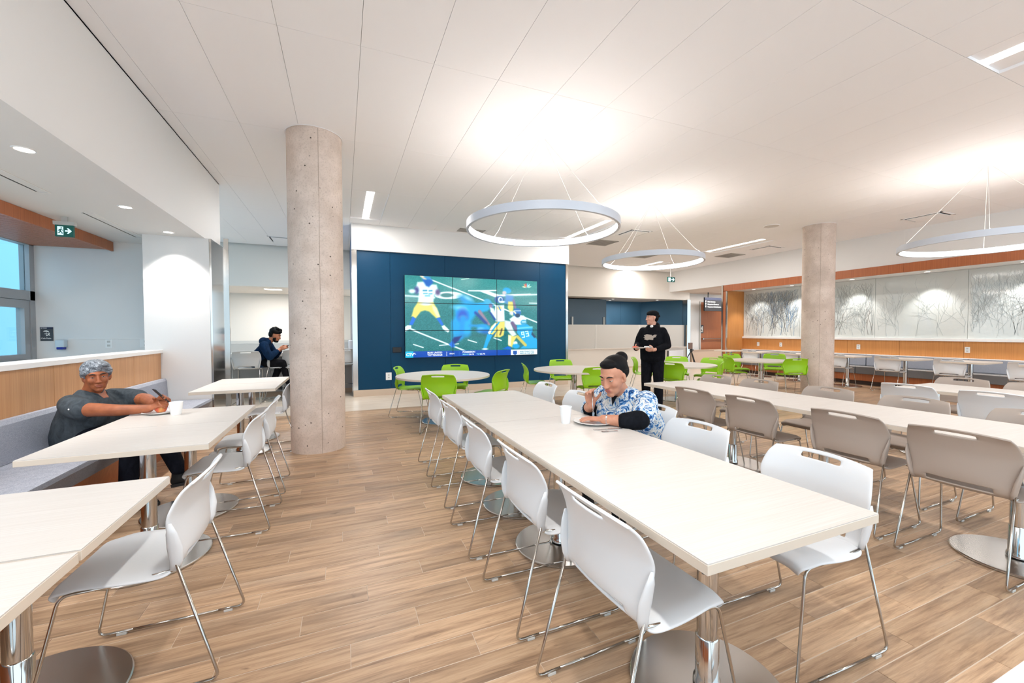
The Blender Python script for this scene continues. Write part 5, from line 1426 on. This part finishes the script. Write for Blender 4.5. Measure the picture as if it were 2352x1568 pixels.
S = MB(); B = Body(); shoe(B, (0.21, -0.275, 0.004), (0.98, -0.1, 0), S=S); shoe(B, (0.29, 0.08, 0.004), (1, 0.05, 0), S=S); B.limb([(0.27, -0.27, 0.17), (0.26, -0.272, 0.09)], [0.045, 0.042]); B.limb([(0.36, 0.08, 0.17), (0.35, 0.08, 0.09)], [0.045, 0.042])
B.build('shoes', mat('black trainer', (24, 24, 28), 0.7), W2, 0.006, 3); obj('soles', S, mat('white sole', (222, 222, 222), 0.6), W2)
HAIR2 = mat('black hair', (13, 12, 14), 0.6, spec=0.15); _n = noise(HAIR2, coords(HAIR2, (20, 90, 90), 'Object'), 1.0, 3); bump(HAIR2, _n, 0.5, 0.006)
B = Body(); e = lambda c, r: B.ell(c, r, None, H2)
e((-0.030, 0, 0.058), (0.092, 0.082, 0.070)); e((-0.05, 0, 0.02), (0.070, 0.080, 0.075)); e((0.03, 0, 0.092), (0.046, 0.058, 0.030)); e((-0.118, 0, 0.078), (0.042, 0.044, 0.042)); e((-0.03, 0.064, 0.022), (0.04, 0.018, 0.04)); e((-0.03, -0.064, 0.022), (0.04, 0.018, 0.04))
B.build('hair', HAIR2, W2, 0.006, 4)
obj('bracelet', MB().lathe([(0.033, -0.004), (0.036, -0.004), (0.036, 0.004), (0.033, 0.004)], 24, closed=True), M['steel'], W2, 40).matrix_local = Matrix.Translation(lh+Vector((-0.012, 0.018, 0))) @ Vector((0.6, -0.85, -0.02)).to_track_quat('Z', 'Y').to_matrix().to_4x4()
fk = thing('fork', 'fork held upright over the plate by the woman in blue print', 'fork', (1.60, 2.40, 0.80), math.radians(195))
obj('handle', MB().tube([(0.02, 0.02, 0.13), (0.035, 0.03, 0.05), (0.05, 0.05, 0.0)], [0.004, 0.003, 0.003], 8), M['steel'], fk, 180)
for k in range(4): obj('tine', MB().tube([(0.05, 0.044+k*0.005, 0.0), (0.056, 0.046+k*0.005, -0.028)], 0.0011, 5), M['steel'], fk)

# ---------- 3. standing man in black hoodie carrying plates
SK3 = skin_mat('pale skin', (222, 172, 150), (204, 150, 128)); SKIN_NOW[0] = SK3
HOOD = cloth_mat('black hoodie cloth', (24, 25, 30), (14, 15, 19))
W3 = thing('person', 'standing man in black hoodie and backward cap carrying white plates, looking left', 'person', (4.92, 5.56, 0), math.radians(214))
H3 = head_matrix((0.02, -0.005, 1.575), -50, 0, 0, 1.0)
B = Body(); add_head(B, H3)
B.limb([(0.0, 0, 1.52), (-0.01, 0, 1.44), (-0.01, 0, 1.38)], [0.056, 0.060, 0.075])
rh, lh = Vector((0.33, -0.175, 1.055)), Vector((0.35, 0.10, 1.04))
B.limb([(0, -0.15, 1.32), (0.0, -0.21, 1.23), (0.02, -0.245, 1.115), (0.17, -0.225, 1.075), rh], [0.045, 0.042, 0.040, 0.034, 0.028]); B.limb([(0, 0.15, 1.32), (0.0, 0.21, 1.23), (0.01, 0.245, 1.105), (0.17, 0.185, 1.065), lh], [0.045, 0.042, 0.040, 0.034, 0.028])
add_hand(B, rh, (0.9, 0.25, 0.05), (0, -0.8, -0.6), 1, [0.35, 0.4, 0.45, 0.5], 1.0, 0.2); add_hand(B, lh, (0.85, -0.4, 0.05), (0, 0.8, -0.6), -1, [0.35, 0.4, 0.45, 0.5], 1.0, 0.2)
B.build('body', SK3, W3, 0.006, 5); face_bits(H3, W3, (190, 116, 104), (28, 22, 20))
B = Body()
B.loft([((0, 0, 0.82), (0.125, 0, 0), (0, 0.185, 0)), ((0, 0, 0.87), (0.15, 0, 0), (0, 0.205, 0)), ((0, 0, 1.0), (0.155, 0, 0), (0, 0.21, 0)), ((0, 0, 1.15), (0.15, 0, 0), (0, 0.205, 0)), ((-0.005, 0, 1.27), (0.14, 0, 0), (0, 0.205, 0)), ((-0.01, 0, 1.35), (0.115, 0, 0), (0, 0.185, 0)), ((-0.012, 0, 1.40), (0.09, 0, 0), (0, 0.135, 0)), ((-0.015, 0, 1.45), (0.08, 0, 0), (0, 0.095, 0))])
for s, el, wr in ((-1, (0.02, -0.25, 1.115), (0.27, -0.20, 1.058)), (1, (0.01, 0.25, 1.105), (0.27, 0.14, 1.046))):
    B.limb([(-0.005, s*0.16, 1.345), (0.0, s*0.215, 1.235), el, wr], [0.074, 0.070, 0.062, 0.048])
B.ell((-0.085, 0.0, 1.43), (0.075, 0.105, 0.085)); B.ell((-0.05, 0.0, 1.46), (0.08, 0.10, 0.05))
B.build('hoodie', HOOD, W3, 0.009, 6)
obj('collar_shirt', MB().ell((0.05, 0, 1.425), (0.03, 0.035, 0.03), 14), M['paper'], W3, 180)
pr_ = MB()
for pts in ([(-0.105, 1.275), (-0.06, 1.295), (0.02, 1.285), (0.03, 1.265), (0.075, 1.29), (0.11, 1.285), (0.085, 1.262), (0.10, 1.25), (0.05, 1.235), (0.045, 1.20), (-0.02, 1.205), (-0.05, 1.195), (-0.10, 1.21), (-0.085, 1.235), (-0.115, 1.24), (-0.085, 1.255)],):
    pr_.prism(pts, 'x', 0.136, 0.158)
obj('chest_print', pr_, mat('stone grey hoodie print', (176, 164, 152), 0.8), W3)
B = Body()
B.loft([((0, 0, 0.80), (0.11, 0, 0), (0, 0.165, 0)), ((0, 0, 0.90), (0.125, 0, 0), (0, 0.175, 0)), ((0, 0, 0.98), (0.12, 0, 0), (0, 0.165, 0))])
B.limb([(0, -0.09, 0.86), (0.01, -0.105, 0.48), (-0.01, -0.11, 0.12)], [0.105, 0.082, 0.066]); B.limb([(0, 0.09, 0.86), (0.02, 0.105, 0.48), (0.0, 0.11, 0.12)], [0.105, 0.082, 0.066])
B.build('trousers', cloth_mat('black joggers', (26, 27, 34), (16, 17, 22)), W3, 0.010, 5)
S = MB(); B = Body(); shoe(B, (-0.07, -0.11, 0.004), (1, -0.15, 0), S=S); shoe(B, (-0.06, 0.11, 0.004), (1, 0.15, 0), S=S)
B.build('shoes', mat('black shoe', (20, 20, 22), 0.7), W3, 0.007, 3); obj('soles', S, M['black'], W3)
B = Body(); e = lambda c, r: B.ell(c, r, None, H3)
e((-0.028, 0, 0.045), (0.088, 0.082, 0.060)); e((-0.055, 0, 0.0), (0.055, 0.076, 0.075)); B.build('hair', HAIR2, W3, 0.006, 4)
B = Body(); e = lambda c, r: B.ell(c, r, None, H3)
e((-0.012, 0, 0.068), (0.108, 0.088, 0.062)); e((-0.085, 0, 0.030), (0.055, 0.064, 0.030)); B.build('cap', cloth_mat('black cap cloth', (28, 28, 30), (18, 18, 20)), W3, 0.006, 3)
pl3 = Vector((4.92, 5.56, 0))+Matrix.Rotation(math.radians(214), 3, 'Z') @ Vector((0.46, -0.10, 0))
plate(pl3.x, pl3.y, 1.065, 0.125, 'white plate carried in front of the standing man in the black hoodie')
pl4 = Vector((4.92, 5.56, 0))+Matrix.Rotation(math.radians(214), 3, 'Z') @ Vector((0.40, 0.03, 0))
nk = thing('napkin', 'folded white napkin lying on the carried plate of the standing man', 'napkin', (pl4.x, pl4.y, 1.085), math.radians(230))
obj('fold', MB().box(-0.08, 0.08, -0.06, 0.06, 0, 0.008, 0.002), M['paper'], nk); obj('fold', MB().box(-0.078, 0.076, -0.058, 0.02, 0.008, 0.016, 0.002), M['paper'], nk)
fd = thing('food', 'small orange red food on the plate of the standing man', 'food', (pl3.x-0.06, pl3.y+0.03, 1.075))
obj('slice', MB().ell((0, 0, 0.014), (0.045, 0.03, 0.016), 14), mat('tomato food', (216, 92, 66), 0.4), fd, 180); obj('slice', MB().ell((0.03, 0.02, 0.012), (0.035, 0.025, 0.013), 14), mat('salmon food', (228, 128, 100), 0.4), fd, 180)

# ---------- 4. bearded man hunched on a bar stool, seen in profile
SK4 = skin_mat('tan skin', (190, 128, 96), (166, 106, 78)); SKIN_NOW[0] = SK4
NAVY = cloth_mat('navy puffer cloth', (20, 46, 76), (12, 30, 54), 18)
W4 = thing('person', 'bearded man in navy hooded jacket hunched over a phone on a bar stool', 'person', (-1.40, 9.30, 0), math.radians(-4))
Zs = 0.215
H4 = head_matrix((0.16, 0, 1.285), 0, 20, 0, 1.0)
B = Body(); add_head(B, H4)
B.limb([(0.12, 0, 1.235), (0.05, 0, 1.17), (0.0, 0, 1.12)], [0.056, 0.06, 0.075])
rh, lh = Vector((0.245, -0.06, 1.015)), Vector((0.26, 0.05, 1.02))
B.limb([(0.02, -0.19, 1.11), (0.10, -0.23, 0.88), (0.2, -0.14, 0.97), rh], [0.052, 0.044, 0.036, 0.027]); B.limb([(0.02, 0.19, 1.11), (0.10, 0.23, 0.88), (0.2, 0.14, 0.97), lh], [0.052, 0.044, 0.036, 0.027])
add_hand(B, rh, (0.8, 0.1, 0.35), (0, -0.8, 0.3), 1, [0.4, 0.5, 0.55, 0.6], 1.0); add_hand(B, lh, (0.8, -0.1, 0.35), (0, 0.8, 0.3), -1, [0.4, 0.5, 0.55, 0.6], 1.0)
B.build('body', SK4, W4, 0.0065, 5); face_bits(H4, W4, (150, 90, 76), (24, 20, 20))
B = Body()
B.loft([((-0.10, 0, 0.67), (0.15, 0, 0), (0, 0.19, 0)), ((-0.12, 0, 0.78), (0.155, 0, 0.0), (0, 0.195, 0)), ((-0.115, 0, 0.90), (0.15, 0, 0.03), (0, 0.195, 0)), ((-0.075, 0, 1.02), (0.145, 0, 0.05), (0, 0.205, 0)), ((-0.02, 0, 1.10), (0.12, 0, 0.04), (0, 0.20, 0)), ((0.01, 0, 1.155), (0.095, 0, 0.02), (0, 0.14, 0)), ((0.03, 0, 1.19), (0.08, 0, 0.02), (0, 0.09, 0))])
for s in (-1, 1): B.limb([(0.0, s*0.18, 1.10), (0.06, s*0.235, 0.97), (0.11, s*0.232, 0.875), (0.205, s*0.135, 0.972)], [0.082, 0.076, 0.07, 0.052])
B.ell((-0.045, 0, 1.175), (0.08, 0.11, 0.08)); B.ell((0.01, 0, 1.20), (0.075, 0.095, 0.045))
B.build('jacket', NAVY, W4, 0.009, 6)
B = Body()
B.loft([((-0.12, 0, 0.665), (0.14, 0, 0), (0, 0.18, 0)), ((-0.11, 0, 0.74), (0.14, 0, 0), (0, 0.18, 0)), ((-0.09, 0, 0.80), (0.12, 0, 0), (0, 0.16, 0))])
B.limb([(-0.06, -0.09, 0.755), (0.30, -0.11, 0.745), (0.40, -0.11, 0.36)], [0.095, 0.072, 0.054]); B.limb([(-0.06, 0.10, 0.755), (0.22, 0.15, 0.73), (0.08, 0.17, 0.36)], [0.095, 0.072, 0.054])
B.build('trousers', cloth_mat('black trousers plain', (24, 24, 28), (14, 14, 18)), W4, 0.010, 5)
S = MB(); B = Body(); shoe(B, (0.37, -0.11, 0.225), (0.8, 0, -0.25), (0.25, 0, 0.95), S=S); shoe(B, (0.02, 0.17, 0.225), (1, 0, -0.15), (0.15, 0, 0.98), S=S); B.limb([(0.40, -0.11, 0.37), (0.41, -0.11, 0.29)], [0.044, 0.042]); B.limb([(0.08, 0.17, 0.37), (0.07, 0.17, 0.29)], [0.044, 0.042])
B.build('shoes', mat('dark boot', (26, 26, 32), 0.7), W4, 0.007, 3); obj('soles', S, M['black'], W4)
B = Body(); e = lambda c, r: B.ell(c, r, None, H4)
e((-0.025, 0, 0.078), (0.108, 0.094, 0.074)); e((-0.065, 0, 0.020), (0.062, 0.086, 0.082)); [e((0.06*math.cos(k*1.7)-0.01, 0.055*math.sin(k*1.7), 0.135+0.012*math.sin(k*2.9)), (0.036, 0.034, 0.028)) for k in range(7)]; [e((0.08-0.01*k, -0.05+0.033*k, 0.10+0.012*(k % 2)), (0.026, 0.026, 0.024)) for k in range(4)]
B.build('hair', HAIR2, W4, 0.006, 4)
B = Body(); e = lambda c, r: B.ell(c, r, None, H4)
e((0.045, 0, -0.098), (0.050, 0.050, 0.030)); e((0.02, 0.055, -0.060), (0.030, 0.014, 0.045)); e((0.02, -0.055, -0.060), (0.030, 0.014, 0.045)); e((0.089, 0, -0.050), (0.010, 0.026, 0.005)); e((0.076, 0, -0.098), (0.020, 0.026, 0.020))
B.build('beard', HAIR2, W4, 0.005, 3)
ph = thing('phone', 'dark phone held by the hunched man in the navy jacket', 'phone', (-1.055, 9.28, 1.06), math.radians(0))
pb = MB().box(-0.075, 0.075, -0.036, 0.036, -0.0045, 0.0045, 0.003); pb.bm.transform(rotm('Y', -30)); obj('case', pb, M['black'], ph)
pb = MB().box(-0.070, 0.070, -0.033, 0.033, 0.0045, 0.0052); pb.bm.transform(rotm('Y', -30)); obj('screen', pb, mat('phone glass dark', (40, 46, 54), 0.1), ph)
